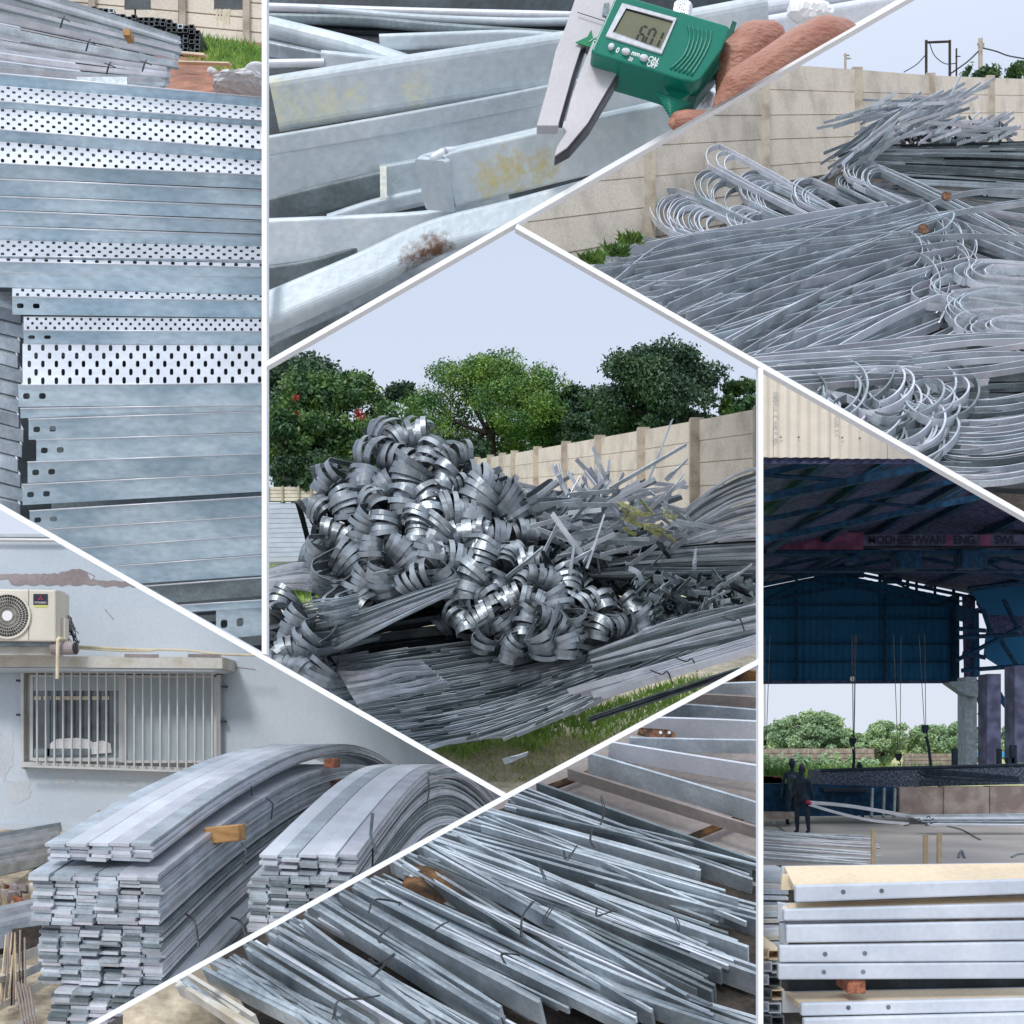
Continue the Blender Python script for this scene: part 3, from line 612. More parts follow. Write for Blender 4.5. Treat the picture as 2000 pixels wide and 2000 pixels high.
    for i in range(6):                                # curved ribs on the housing
        f = i/5; pth = [(1338+44*f, 74+11*f), (1341+38*f, 100+8*f), (1330+36*f, 132+4*f), (1304+40*f, 158+13*f)]
        mesh('housing_rib', *tube(cr([Q(*inv(*q), .0605) for q in pth], 5), .0040, 6), 'green_plastic', 'B', t, smooth=True)
    # knurled screw
    c = P(1330, 38, y-.0); b = P(1335, 8, y); n_ = 26
    V, F = sweep([c, lerp(c, b, .08), lerp(c, b, .9), b], (1, 0, 0), [((.0285 if i % 2 else .0255)*math.cos(2*math.pi*i/52), (.0285 if i % 2 else .0255)*math.sin(2*math.pi*i/52)) for i in range(52)], scl=[.88, 1, 1, .85])
    mesh('thumb_screw', V, F, 'chrome', 'B', t); mesh('screw_stem', *tube([P(1328, 48, y), P(1331, 34, y)], .014, 10), 'chrome', 'B', t)
caliper()
def hand():
    y = 3.36; s = y/FP
    def q(u, v, d=0): return tuple(P(u, v, y+d))
    r = lambda px_: px_*s
    ch = [
     # index finger, bent, behind
     [(q(1436, 190, .10), r(40)), (q(1440, 120, .10), r(46)), (q(1468, 86, .11), r(43)), (q(1500, 80, .13), r(38)), (q(1506, 96, .18), r(28))],
     # thumb, in front, tip towards the upper right
     [(q(1428, 208, -.02), r(38)), (q(1446, 170, -.05), r(38)), (q(1500, 134, -.06), r(36)), (q(1556, 96, -.05), r(37)), (q(1606, 72, -.02), r(38)), (q(1640, 74, .02), r(35)), (q(1665, 90, .06), r(32))],
     [(q(1640, 110, .12), r(44)), (q(1580, 170, .12), r(60)), (q(1500, 200, .10), r(60))],
     # the other fingers supporting from below
     [(q(1326, 237, .03), r(20)), (q(1340, 238, .03), r(23)), (q(1384, 242, .06), r(24)), (q(1440, 250, .1), r(28)), (q(1520, 230, .12), r(38))],
     [(q(1350, 268, .10), r(19)), (q(1400, 282, .12), r(23)), (q(1470, 285, .16), r(30)), (q(1520, 230, .14), r(38))],
     [(q(1360, 296, .16), r(17)), (q(1420, 312, .18), r(21)), (q(1490, 300, .2), r(28)), (q(1530, 240, .16), r(38))],
    ]
    V, F = body(ch, .0055, 2)
    t = thing('hand', 'bare brown hand pinching the green caliper from the right', 'hand', P(1480, 180, y))
    mesh('fingers', V, F, 'skin_hand', 'B', t, smooth=True)
    # nail on the supporting finger, a few skin folds
    mesh('fingernail', *disc(np.array(q(1313, 240, -.045)), r(9), (-.5, -.85, .1), .004, 14, .8), 'skin_hand', 'B', t, smooth=True)
hand()
V, F = balls([[(P(1378, 205, 3.55), .022), (P(1384, 190, 3.55), .02)]]); mesh('flat_bar', V, F, 'galv_bright', 'B', label='small white bar tip peeping out between thumb and lower finger', cat='flat bar', smooth=True)
V, F = balls([[(P(1560, 18, 3.9), .04), (P(1610, 22, 3.9), .03)]]); mesh('rag', V*[1, 1, 1]+RNG.normal(0, .003, V.shape), F, 'white_board', 'B', label='fuzzy white wad above the fingers at the top edge', cat='rag')
# ================================================================ bay C : looped strips in front of a precast wall
def slope_wall(name_label, bay, posts, top, rows, Yf, m='concrete_wall', pw=.16, ucap=None):
    """precast wall climbing a slope: posts [(u)], top(u)->row of the coping, rows: functions u->row, Yf(u)->depth"""
    t = thing('precast_wall', name_label, 'wall', P(posts[0], top(posts[0]), Yf(posts[0])))
    fs = [top]+rows
    for a, b in zip(posts[:-1], posts[1:]):
        for i in range(len(fs)-1):
            g = .012*FP/Yf(a)*1.0; g2 = .012*FP/Yf(b)
            ja, jb = uni(-.008, .008), uni(-.008, .008)
            q = [P(a, fs[i](a)+g, Yf(a)+ja), P(b, fs[i](b)+g2, Yf(b)+ja), P(b, fs[i+1](b), Yf(b)+jb), P(a, fs[i+1](a), Yf(a)+jb)]
            mesh('wall_panel', *prism(q, (0, .05, 0)), m, bay, t)
        q = [P(a, fs[0](a)+6, Yf(a)+.055), P(b, fs[0](b)+6, Yf(b)+.055), P(b, fs[-1](b), Yf(b)+.055), P(a, fs[-1](a), Yf(a)+.055)]
        mesh('joint', *prism(q, (0, .01, 0)), 'joint_dark', bay, t)
    for u in posts[1:-1]:
        y = Yf(u)-.06; hw = pw/2*FP/y
        mesh('wall_post', *prism([P(u-hw, top(u)-4, y), P(u+hw, top(u)-4, y), P(u+hw, rows[-1](u), y), P(u-hw, rows[-1](u), y)], (0, .12, 0)), 'concrete_post', bay, t)
    return t
def lin(pts):
    xs, ys = zip(*pts); return lambda u: float(np.interp(u, xs, ys)) if xs[0] <= u <= xs[-1] else (ys[0]+(u-xs[0])*(ys[1]-ys[0])/(xs[1]-xs[0]) if u < xs[0] else ys[-1]+(u-xs[-1])*(ys[-1]-ys[-2])/(xs[-1]-xs[-2]))
YC = lin([(900, 9.2), (1254, 11.5), (1502, 14.3), (1668, 15.8), (1813, 18.0), (2000, 21)])
topC = lin([(1254, 104), (1502, 122), (1670, 134), (1820, 146), (2000, 153)])
rC = [lin([(1254, 162), (1502, 174), (1670, 179), (1820, 183), (2000, 186)]),
      lin([(1254, 224), (1502, 224), (1670, 222.5), (1820, 221), (2000, 219)]),
      lin([(1000, 297), (1254, 284), (1502, 271), (1670, 266), (1820, 259), (2000, 252)]),
      lin([(1000, 367), (1254, 345), (1502, 323), (1670, 310), (1820, 297), (2000, 285)]),
      lin([(1000, 436), (1254, 405), (1502, 372), (1670, 354), (2000, 318)]),
      lin([(1000, 511), (1254, 467), (1502, 421), (1670, 398), (2000, 350)]),
      lin([(1000, 590), (1254, 530), (1502, 470), (2000, 385)])]
slope_wall('cream precast wall with grey posts behind the looped steel strips', 'C', [960, 1266, 1492, 1675, 1818, 1935, 2060], topC, rC, YC, pw=.15)
# poles and wires far behind
def pole(u, v0, v1, y, r, lab, cat='utility pole', arms=(), m='bark'):
    t = thing('utility_pole', lab, cat, P(u, v1, y)); mesh('pole_shaft', *tube([P(u, v1, y), P(u, v0, y)], r, 8), m, 'C', t)
    for (v, ua, ub) in arms: mesh('cross_arm', *tube([P(ua, v, y), P(ub, v, y)], r*.6, 5), m, 'C', t)
    return t
Yp = 45
pole(1651, 105, 140, Yp, .05, 'short pole with small crossbars above the wall, leftmost on the skyline', arms=((108, 1648, 1659), (114, 1651, 1662)), m='concrete_post')
t = thing('pole_frame', 'dark two-legged steel frame for power lines, beyond the wall', 'utility frame', P(1832, 145, Yp))
for u in (1809, 1855): mesh('frame_leg', *tube([P(u, 150, Yp), P(u, 79, Yp)], .055, 6), 'bark', 'C', t)
mesh('cross_beam', *tube([P(1807, 83, Yp), P(1857, 81, Yp)], .05, 6), 'bark', 'C', t)
pole(1868, 95, 148, Yp, .035, 'thin dark pole right of the two-legged frame', arms=((110, 1866, 1876),))
pole(1915, 76, 150, Yp, .09, 'pale concrete pole carrying the thick wire, tallest at the right', arms=((86, 1909, 1922), (92, 1911, 1922)), m='concrete_post')
def wirec(lab, pts, r=.02): V, F = tube(cr([P(u, v, Yp) for u, v in pts], 6), r, 4); mesh('power_line', V, F, 'wire', 'C', label=lab, cat='power line')
wirec('sagging power line from the pale pole to the right edge', [(1920, 94), (1945, 100), (1970, 109), (2010, 116)], .03)
wirec('power line dropping left from the pale pole behind the wall', [(1913, 98), (1890, 120), (1855, 145)], .03)
wirec('thin line from the frame down to the left', [(1807, 108), (1790, 126), (1765, 141)])
wirec('thin line hanging in a bow between frame legs and thin pole', [(1815, 83), (1825, 108), (1845, 124), (1866, 124)])
def bushC(u, v, w, h, m, lab, n):
    V, F = spray([P(u, v, 40)], [(w*40/FP, .5, h*40/FP)], n, .07); mesh('shrub', V, F, m, 'C', label=lab, cat='bush', drop=True)
bushC(1925, 150, 26, 12, 'leaf_mid', 'low tree crown peeping over the wall under the pale pole', 1200)
bushC(1985, 140, 18, 14, 'leaf_mid', 'tree crown at the right edge over the wall', 700)
bushC(1885, 145, 6, 8, 'leaf_mid', 'tiny tuft between the thin pole and the pale pole over the wall', 150)
# heap surface, over dark soil whose near-black paints shade in its gaps
def YS(u, v): return 7.0+max(0, 930-v)*.0085
ground('ground', 'soil_shade', 'C', [P(900, 560, 11.5), P(1250, 520, 11.9), P(1500, 360, 14.2), P(1670, 330, 15.6), P(2090, 260, 19), P(2090, 500, 12), P(2090, 1080, 8.2), P(1400, 1080, 8.2), P(1000, 700, 10.5)])
def weed(u, v, y, lab, n=60, bay='C'):
    pts = [P(u+uni(-22, 22), v+uni(-12, 4), y) for _ in range(n*3)]; V, F = blades(pts, .06, .02, .8); mesh('weed', V, F, 'leaf_light', bay, label=lab, cat='plant', drop=True)
weed(1158, 512, 9.9, 'bright weed at the foot of the cream wall, leftmost'); weed(1205, 498, 10.2, 'bright weed at the wall foot beside the left strip heap'); weed(1232, 474, 10.5, 'small weed by the rusty wall post')
def ribC(t, pts, wpx, m, th=.009, up=(0, -.6, .8), n=5, y=None, bay='C', name='strip'):
    q = cr([P(u, v, (y if y else YS(u, v))+(d[0] if d else 0)) for u, v, *d in pts], n); yy = q[:, 1].mean()
    return mesh(name, *sweep(q, up, rect(wpx*yy/FP, th)), m, bay, t)
def hairpin_path(p0, p1, r, sq, flip=1, d0=0., tail=1., k=7):
    """picture-space hairpin: two legs from p0 to the turn at p1, half-width r, squash sq of the turn across"""
    p0 = np.array(p0, float); p1 = np.array(p1, float); d = nrm(p1-p0); nn = np.array([-d[1], d[0]])*flip
    a = [p0+nn*r*.45, lerp(p0, p1, .35)+nn*r*.8, lerp(p0, p1, .7)+nn*r]
    arc = [p1+nn*r*math.cos(R(th))+d*r*sq*math.sin(R(th)) for th in np.linspace(0, 180, k)]
    b = [lerp(p0, p1, .7)-nn*r, lerp(p0, p1, .35)-nn*r*.8, p0-nn*r*.45*tail]
    out = [(*q, d0+.10*i/3) for i, q in enumerate(a)]+[(*q, d0+.10-.2*i/(k-1)) for i, q in enumerate(arc)]+[(*q, d0-.10) for q in b]
    return out
def hairpins(lab, p0, p1, r, n, sp0, sp1, wpx, m='galv', sq=1.3, jr=.25, d0=0., group='bundles of looped strips', up=(0, -.6, .8)):
    t = thing('looped_bundle', lab, 'steel strips', P(*p1, YS(*p1)), group)
    for i in range(n):
        f = (i/(max(1, n-1))-.5)*2
        a = (p0[0]+f*sp0[0]+uni(-5, 5), p0[1]+f*sp0[1]+uni(-5, 5)); b = (p1[0]+f*sp1[0]+uni(-7, 7), p1[1]+f*sp1[1]+uni(-4, 4))
        ribC(t, hairpin_path(a, b, r*uni(1-jr, 1+jr), sq*uni(.8, 1.2), d0=d0+uni(-.12, .12)), wpx*uni(.9, 1.1), m if isinstance(m, str) else random.choice(m), up=up)
    return t
GV = ['galv', 'galv', 'zinc_lilac', 'galv_bright']
# filler mats giving the heap its body; dark deep ones paint gap shade
def mats(lab, quad, n, wpx, ms, d=.35, wob=8, group=None):
    t = thing('strip_layer', lab, 'steel strips', P(*quad[0], YS(*quad[0])), group); q = np.array(quad, float)
    for i in range(n):
        s = (i+.5)/n+uni(-.5, .5)/n*1.5; a = lerp(q[0], q[3], s); b = lerp(q[1], q[2], s); mid = (a+b)/2+[0, uni(-wob, wob)]
        ribC(t, [(*a, d+uni(-.1, .1)), (*mid, d+uni(-.12, .12)), (*b, d+uni(-.1, .1))], wpx*uni(.8, 1.2), random.choice(ms), th=.008)
    return t
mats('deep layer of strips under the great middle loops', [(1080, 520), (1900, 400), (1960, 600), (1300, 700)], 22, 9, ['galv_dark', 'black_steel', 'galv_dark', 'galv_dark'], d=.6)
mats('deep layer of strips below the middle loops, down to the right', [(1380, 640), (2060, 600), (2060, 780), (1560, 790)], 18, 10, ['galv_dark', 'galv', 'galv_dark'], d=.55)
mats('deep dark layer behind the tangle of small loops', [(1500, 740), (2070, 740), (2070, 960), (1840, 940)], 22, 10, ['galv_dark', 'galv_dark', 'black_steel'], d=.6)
mats('pale parallel strips running down right behind the big loops', [(1640, 350), (2070, 400), (2070, 760), (1690, 500)], 70, 6, ['zinc_lilac', 'galv_bright', 'galv_dark'], d=.5, wob=3)
mats('dark bundle of long rods at the right edge under the scattered strips', [(1690, 285), (2060, 275), (2060, 380), (1700, 345)], 40, 5, ['galv_dark', 'black_steel', 'galv_dark', 'galv'], d=.3, wob=3)
mats('straight strips crossing below the dark rods to the right edge', [(1760, 335), (2060, 350), (2060, 400), (1800, 380)], 10, 5, ['galv_dark', 'galv', 'black_steel'], d=.3, wob=3)
mats('flat strips spread at the wall foot, leftmost of the heap', [(1225, 455), (1480, 520), (1440, 560), (1150, 512)], 14, 8, GV, d=.5, wob=3)
hairpins('back-left loop bundle standing tallest by the wall', (1720, 480), (1420, 318), 20, 3, (10, 8), (18, 10), 9, GV, 1.2, d0=.25)
hairpins('loop bundle in the middle of the back row, open loops facing the wall', (1750, 540), (1425, 385), 30, 8, (40, 20), (30, 16), 10, GV, 1.2, d0=.2)
hairpins('second packed loop bundle just right of the middle back row', (1790, 520), (1500, 385), 26, 9, (40, 20), (20, 14), 10, GV, 1.2, d0=.22)
hairpins('loop bundle at the left end of the back row with round turns', (1660, 560), (1345, 430), 34, 13, (30, 24), (20, 14), 11, GV, 1.2, d0=.12)
hairpins('small dense loop bundle inside the left back row', (1640, 560), (1385, 440), 24, 9, (30, 24), (20, 10), 10, GV, 1.2, d0=.1)
hairpins('dark-hearted loop bundle below the scattered strips at upper right', (1990, 480), (1700, 350), 20, 14, (30, 26), (22, 14), 9, GV+['galv_dark'], 1.2, d0=.15)
hairpins('little loop bundle left of the dark-hearted one', (1880, 470), (1655, 362), 12, 7, (20, 16), (10, 6), 5, ['galv_dark', 'galv'], 1.2, d0=.2)
hairpins('loop bundle between the middle and the dark-hearted back bundles', (1850, 500), (1585, 385), 24, 10, (34, 20), (18, 12), 9, GV, 1.2, d0=.25)
hairpins('low loop bundle filling in front of the middle back row', (1760, 560), (1470, 440), 26, 9, (40, 20), (20, 12), 10, GV, 1.2, d0=.12)
mats('strips running down right between the two back loop bundles', [(1560, 400), (1900, 470), (1800, 560), (1480, 470)], 26, 7, GV+['galv_dark'], d=.3, wob=3)
mats('strips filling the hollow between the left and middle back bundles', [(1500, 400), (1760, 350), (1760, 470), (1440, 470)], 34, 7, GV+['galv_dark', 'galv_dark'], d=.5, wob=4)
# great sweeping hairpins: turns at the right, tails fanning to the lower left
big = [((1170, 545), (1740, 440), 26, 3), ((1250, 600), (1690, 455), 28, 3), ((1330, 640), (1810, 462), 44, 4), ((1260, 570), (1780, 510), 46, 4),
       ((1440, 700), (1790, 555), 44, 4), ((1500, 735), (1820, 612), 36, 4), ((1390, 660), (1845, 480), 42, 3), ((1350, 640), (1870, 530), 44, 3)]
nmz = ['uppermost great loop bundle fanning to the lower left', 'great loop bundle whose turn lies left of the rust-spotted strip', 'great loop bundle with the widest round turn at mid right', 'great loop bundle crossing under the widest turn',
       'great loop bundle in the lower middle, tails ending at the partition', 'lowest great loop bundle above the level strips', 'great loop bundle turning beneath the long arching strip', 'great loop bundle with its turn furthest right']
for (a, b, r, n), l in zip(big, nmz): hairpins(l, a, b, r, n+1, (34, 30), (18, 14), 17, ['galv', 'galv', 'zinc_lilac', 'galv_bright', 'galv'], .95, d0=-.15)
t = thing('looped_bundle', 'long single strips arching over the great loops to the right edge', 'steel strips', P(1700, 440, 8), 'bundles of looped strips')
for pts in ([(1150, 545), (1330, 490), (1540, 455), (1740, 425), (1860, 385), (1940, 374), (2060, 380)], [(1190, 560), (1300, 478), (1440, 455), (1620, 452), (1760, 440), (1900, 410), (2060, 385)],
            [(1160, 520), (1300, 512), (1500, 470), (1700, 450), (1800, 425), (1950, 405), (2060, 390)], [(1270, 590), (1480, 525), (1700, 480), (1880, 462), (2060, 470)],
            [(1170, 530), (1400, 500), (1640, 470), (1795, 438), (1860, 420), (1845, 450), (1790, 470)]):
    ribC(t, [(u, v, -.35) for u, v in pts], 11, 'galv')
mesh('rust_spot', *disc(P(1848, 384, 10.6), .05, (0, -1, .2), .01, 9), 'rust', 'C', t); mesh('rust_spot', *disc(P(1803, 448, 9.8), .05, (0, -1, .2), .01, 9), 'rust', 'C', t)
# level strips in the lower middle
for k, (lab, v0, n) in enumerate((('level strips stacked edge-up reaching the right edge', 690, 8), ('lower level strips, bright, ending in mid-air above the tangle', 708, 5))):
    t = thing('looped_bundle', lab, 'steel strips', P(1800, v0, 8), 'bundles of looped strips')
    for i in range(n):
        if k == 0: v = 655+i*11; pts = [(1500+uni(-60, 20), v+45-i*2), (1750, v+12), (1900, v+uni(-8, 4)), (2060, v-12+uni(-14, 12))]
        else: v = 690+i*11; pts = [(1440, v+14+uni(-3, 3)), (1600, v+4), (1720, v+uni(-4, 2)), (1780+uni(0, 22), v+uni(0, 3))]
        ribC(t, [(u, vv, -.45-.05*k) for u, vv in pts], 12, random.choice(['galv_bright', 'galv', 'zinc_lilac']))
# tangle of small loops
rg = random.Random(3)
for b in range(9):
    cx, cy = [(1570, 800), (1640, 790), (1700, 840), (1660, 880), (1740, 800), (1790, 850), (1760, 910), (1820, 770), (1720, 770)][b]
    lab = 'knot of small round loops, ' + ['at the left tip by the partition', 'above the crossing loops', 'in the middle of the tangle', 'low by the partition, under the left tip', 'with an upright twist in its centre', 'right of the tangle centre', 'lowest of the tangle', 'highest right under the level strips', 'between left tip and upright twist'][b]
    t = thing('looped_bundle', lab, 'steel strips', P(cx, cy, 7.6), 'small loops of the tangle')
    for i in range(6):
        rx = rg.uniform(40, 78); ry = rx*rg.uniform(.45, .8); tl = R(rg.uniform(-40, 25)); c = (cx+rg.uniform(-28, 28), cy+rg.uniform(-22, 22)); pts = []
        a0 = rg.uniform(-150, -90); a1 = a0+rg.uniform(230, 330)
        for a in np.linspace(a0, a1, 12):
            x = rx*math.cos(R(a)); y = ry*math.sin(R(a)); pts.append((c[0]+x*math.cos(tl)-y*math.sin(tl), c[1]+x*math.sin(tl)+y*math.cos(tl), -.4+.12*math.sin(R(a))*-1+rg.uniform(-.01, .01)-.03*i))
        ribC(t, pts, 15, rg.choice(['galv', 'galv', 'zinc_lilac', 'galv_dark']), n=4, up=(0, -.25, .97), th=.014)
# stacked bows at the lower right
for b in range(4):
    t = thing('looped_bundle', 'nested bows opening to the right, %s of the lower right pile' % ['top layer', 'second layer', 'third layer', 'bottom layer'][b], 'steel strips', P(1920, 780+45*b, 7.6), 'nested bows at lower right')
    for i in range(8):
        v = 775+b*40+i*6+uni(-4, 4); x = 1850+uni(-30, 30)-b*6
        pts = [(2080, v-30+uni(-12, 8), -.1), (2000, v-6, -.25), (1900, v+10, -.36), (x, v+8, -.4), (x-22, v-4, -.36), (x-4, v-22, -.28), (1930, v-34, -.12)] if i % 2 else [(1780+uni(-20, 20), v+uni(-6, 6), -.3), (1900, v+12, -.4), (2000, v+2, -.36), (2080, v-26, -.2)]
        ribC(t, pts, 13, random.choice(['galv', 'zinc_lilac', 'galv', 'galv_dark']), up=(0, -.6, .8))
for b, (cx, cy, w_) in enumerate(((1880, 565, 60), (1930, 600, 60), (1960, 640, 50), (1940, 540, 50))):
    t = thing('looped_bundle', 'pale loops at right of the great loops, %s' % ['nearest to their turns', 'in the middle of the right side', 'just above the level strips', 'topmost'][b], 'steel strips', P(cx, cy, 9), 'pale loops at right')
    for i in range(6):
        r = uni(.6, 1.3)*w_; jx, jy = uni(-30, 30), uni(-12, 12); a0 = uni(-120, -60); pts = [(2075, cy+jy-r*.3+uni(-20, 10), -.05)]+[(cx+jx+r*1.1*math.cos(R(a)), cy+jy+r*.4*math.sin(R(a)), -.2+.1*math.cos(R(a))) for a in np.linspace(a0, a0-170, 7)]+[(2075, cy+jy+r*.5+uni(0, 30), -.1)]
        ribC(t, pts, 14, random.choice(['galv_bright', 'zinc_lilac', 'galv']), n=4, up=(0, -.35, .94))
# scatter of short strips on top
def scatter(lab, bay, n, poly, Y, ang, jit, L, wpx, ms, group=None, thick=.006, drop_d=.4, cat='steel strips', droop=0):
    t = thing('strip_scatter', lab, cat, P(*poly[0], Y), group); pc = np.array(poly, float)
    for i in range(n):
        s, tt = random.random(), random.random(); c = lerp(lerp(pc[0], pc[1], s), lerp(pc[3], pc[2], s), tt)
        a = R(ang+random.gauss(0, jit)); l = L*uni(.5, 1.2); y = Y+uni(-drop_d, drop_d)
        dd = np.array([math.cos(a), math.sin(a)])*l/2; p0, p1 = c-dd, c+dd; dz = uni(-.15, .15)
        q = [P(*p0, y-dz), P(*((p0+p1)/2+[0, -droop]), y), P(*p1, y+dz)]
        mesh('strip', *sweep(cr(q, 3), nrm([uni(-.5, .5), -.6, .8]), rect(wpx*y/FP, thick)), random.choice(ms), bay, t)
    return t
scatter('scattered short strips crowning the heap at upper right, pale tips', 'C', 90, [(1700, 200), (1900, 180), (1960, 270), (1720, 270)], 13.0, -22, 16, 110, 6, GV)
scatter('loose strips sliding down left from the crown', 'C', 55, [(1640, 290), (1720, 240), (1730, 300), (1640, 330)], 12.6, -40, 8, 110, 6, GV+['galv_dark'])
scatter('dark broken strip ends under the crown of scattered strips', 'C', 110, [(1740, 245), (1960, 240), (1990, 290), (1740, 290)], 13.2, 10, 50, 32, 6, ['galv_dark', 'black_steel', 'galv_dark', 'galv'])
scatter('two thin strips jutting out left over the wall', 'C', 5, [(1650, 220), (1700, 210), (1700, 230), (1650, 240)], 12.8, -14, 3, 150, 5, ['galv'])
ribC(thing('strip', 'single thin strip lying level against the wall at the crown', 'steel strip', P(1700, 195, 12.5)), [(1685, 195), (1760, 197), (1830, 190)], 4, 'galv', y=12.8)
mesh('core', *evaluated(*box(-1, 1, -.6, .6, -.5, .5), [('SUBSURF', dict(levels=3))]), 'black_steel', 'C', kind='stuff', label='dark rusted mass inside the heap of strips') if False else None
# ================================================================ bay D : heap of folded strip bundles, trees behind
YD = lin([(560, 46), (905, 31), (1005, 24), (1050, 22), (1106, 20), (1172, 17.8), (1257, 15.8), (1362, 13.9), (1480, 12.5)])
tD = lin([(905, 901), (1005, 884), (1257, 838), (1362, 819), (1480, 796)])
rD = [lin([(905, 921), (1005, 909), (1264, 876), (1370, 859), (1480, 844)]), lin([(905, 942), (1005, 935), (1264, 915), (1370, 902), (1480, 893)]),
      lin([(905, 962), (1005, 960), (1264, 953), (1480, 942)]), lin([(905, 982), (1005, 985), (1264, 992), (1480, 991)]), lin([(905, 1000), (1005, 1010), (1264, 1032), (1480, 1041)])]
slope_wall('long pale precast wall running away behind the strip heap', 'D', [872, 905, 932, 958, 981, 1005, 1050, 1106, 1172, 1257, 1362, 1490, 1640], tD, rD, YD, pw=.17)
t = thing('precast_wall', 'low far wall section under the trees at the left', 'wall', P(560, 980, 40))
for i, (ua, ub) in enumerate(((490, 522), (524, 550), (552, 582), (585, 605), (608, 640), (642, 700))):
    for j in range(4): mesh('wall_panel', *pbox(ua, 951+j*7, ub, 957+j*7, 40, .1), 'concrete_wall', 'D', t)
for u in (523, 551, 583, 607, 641): mesh('wall_post', *pbox(u-1.6, 949, u+1.6, 980, 39.9, .12), 'concrete_post', 'D', t)
mesh('joint', *pbox(480, 951, 705, 980, 40.12, .05), 'joint_dark', 'D', t)
# ground: a field rising gently to the trees
ground('ground', 'grass', 'D', [P(300, 984, 70), P(1700, 984, 70), P(1700, 1130, 26), P(300, 1130, 26)])
ground('ground', 'soil_pale', 'D', [P(300, 1130, 26), P(1700, 1130, 26), P(1700, 1330, 12.5), P(1700, 1640, 8.4), P(300, 1640, 8.4), P(300, 1330, 12.5)])
def YG(v): return float(np.interp(v, [984, 1130, 1330, 1640], [70, 26, 12.5, 8.4]))
pts = []
for i in range(26000):
    u = uni(500, 1500); v = uni(1330, 1530); e = 1500-abs(u-985)*.05
    low = 1385+ (985-u)*.0+ (20*math.sin(u*.02)) if u < 1100 else 1405-(u-1100)*.32
    hi = 1478-(u-900)*.12+10*math.sin(u*.05)
    if v < low or v > hi: continue
    if v > hi-25 and random.random() < .5: continue
    pts.append(P(u, v, YG(v)))
mesh('grass', *blades(pts, .11, .010, .5), 'grass_lit', 'D', kind='stuff', label='ragged green grass at the foot of the flattened strips', drop=True)
pts = [P(uni(700, 1300), v, YG(v)) for v in RNG.uniform(1435, 1530, 2600)]
mesh('grass', *blades(pts, .06, .007, .6), 'grass_dry', 'D', kind='stuff', label='dry straw-like grass on the tan soil at the bottom tip', drop=True)
pts = [P(uni(505, 640), v, YG(v)) for v in RNG.uniform(1085, 1200, 6000)]
mesh('grass', *blades(pts, .25, .03, .4), 'grass', 'D', kind='stuff', label='green grass left of the heap below the grey sheets', drop=True)
# stack of grey sheets at the left
t = thing('sheet_stack', 'stack of long blue-grey sheets lying at the left below the far wall', 'sheet stack', P(560, 1095, 24))
for i in range(12):
    v = 984+i*9.4; mesh('sheet', *prism([P(430, v+3, 24-i*.2), P(760, v-3, 24-i*.2), P(760, v+5.6, 24-i*.2), P(430, v+11.6, 24-i*.2)], (0, .4, 0)), 'sheet_blue', 'D', t)
mesh('sheet_gaps', *prism([P(430, 984, 24.3), P(760, 980, 24.3), P(760, 1090, 22.3), P(430, 1098, 22.3)], (0, .3, 0)), 'galv_dark', 'D', t)  # dark sheet behind the stack paints the shade in its gaps
# trees
def tree(lab, u, vb, vt, wpx, y, m, n, leaf_, nclump=40, trunk=None, seed=1, bay='D', low=.15, fl=1., bh=True, bot=None):
    leaf = leaf_*.6; n = int(n*1.9); nclump = int(nclump*1.5)
    rg = np.random.default_rng(seed); s = y/FP; base = P(u, vb, y); H_ = (vb-vt)*s; Wd = wpx*s/2
    t = thing('tree', lab, 'tree', base)
    cs = []; rs = []
    for i in range(nclump):
        a = rg.uniform(0, 6.28); zz = rg.uniform(low, .9); env = math.sin(math.pi*min(1, max(.04, (zz-low*.7)/(1-low*.7))))**.55*1.0
        rr = Wd*env*rg.uniform(.45, 1.0)*fl
        cs.append(base+[math.cos(a)*rr, math.sin(a)*rr*.7, H_*zz]); q = rg.uniform(.16, .30)*min(Wd*1.3, H_*.6); rs.append((q*1.15, q, q*.78))
    for i in range(5): cs.append(base+[rg.uniform(-.25, .25)*Wd, 0, H_*rg.uniform(.82, .93)]); q = .15*min(Wd, H_); rs.append((q, q, q*.8))
    V, F = spray(cs, rs, n, leaf); mesh('crown', V, F, m, bay, t, drop=True)
    if bh:
        tr = Wd*.07
        top = base+[0, 0, H_*.55]
        mesh('trunk', *tube(cr([base-[0, 0, .5], base+[tr, 0, H_*.2], top], 4), tr, 8, scl=np.linspace(1.2, .45, 9)), 'bark', bay, t)
        for k in range(7):
            c = np.array(cs[int(rg.integers(nclump))]); b0 = base+[0, 0, H_*rg.uniform(.12, .4)]
            mesh('branch', *tube(cr([b0, lerp(b0, c, .5)+[0, 0, -.1*H_*.3], c], 3), tr*.45, 6, scl=np.linspace(1, .3, 7)), 'bark', bay, t)
    return t
tree('dark round tree filling the upper left, top cut by the partition', 575, 975, 672, 210, 52, 'leaf_dark', 15000, .17, 34, seed=2)
t = tree('broad green tree with red flower clusters at the left', 650, 960, 722, 250, 44, 'leaf_mid', 22000, .15, 44, seed=5, low=.02)
for u, v, s in ((577, 776, 5), (579, 808, 4), (705, 813, 9), (729, 837, 5), (540, 830, 3), (700, 806, 6)):
    V, F = spray([P(u, v, 41.5)], [(s*.02*1.1, .1, s*.02)], 40, .06); mesh('flower_cluster', V, F, 'flower_red', 'D', t, drop=True)
tree('gnarled tree with bare branching trunk at the left edge', 552, 955, 800, 130, 42, 'leaf_mid', 3800, .15, 16, seed=9, low=.4)
tree('small dark tree between the flowering tree and the light feathery tree', 775, 950, 738, 130, 54, 'leaf_dark', 9000, .16, 22, seed=11, low=.05)
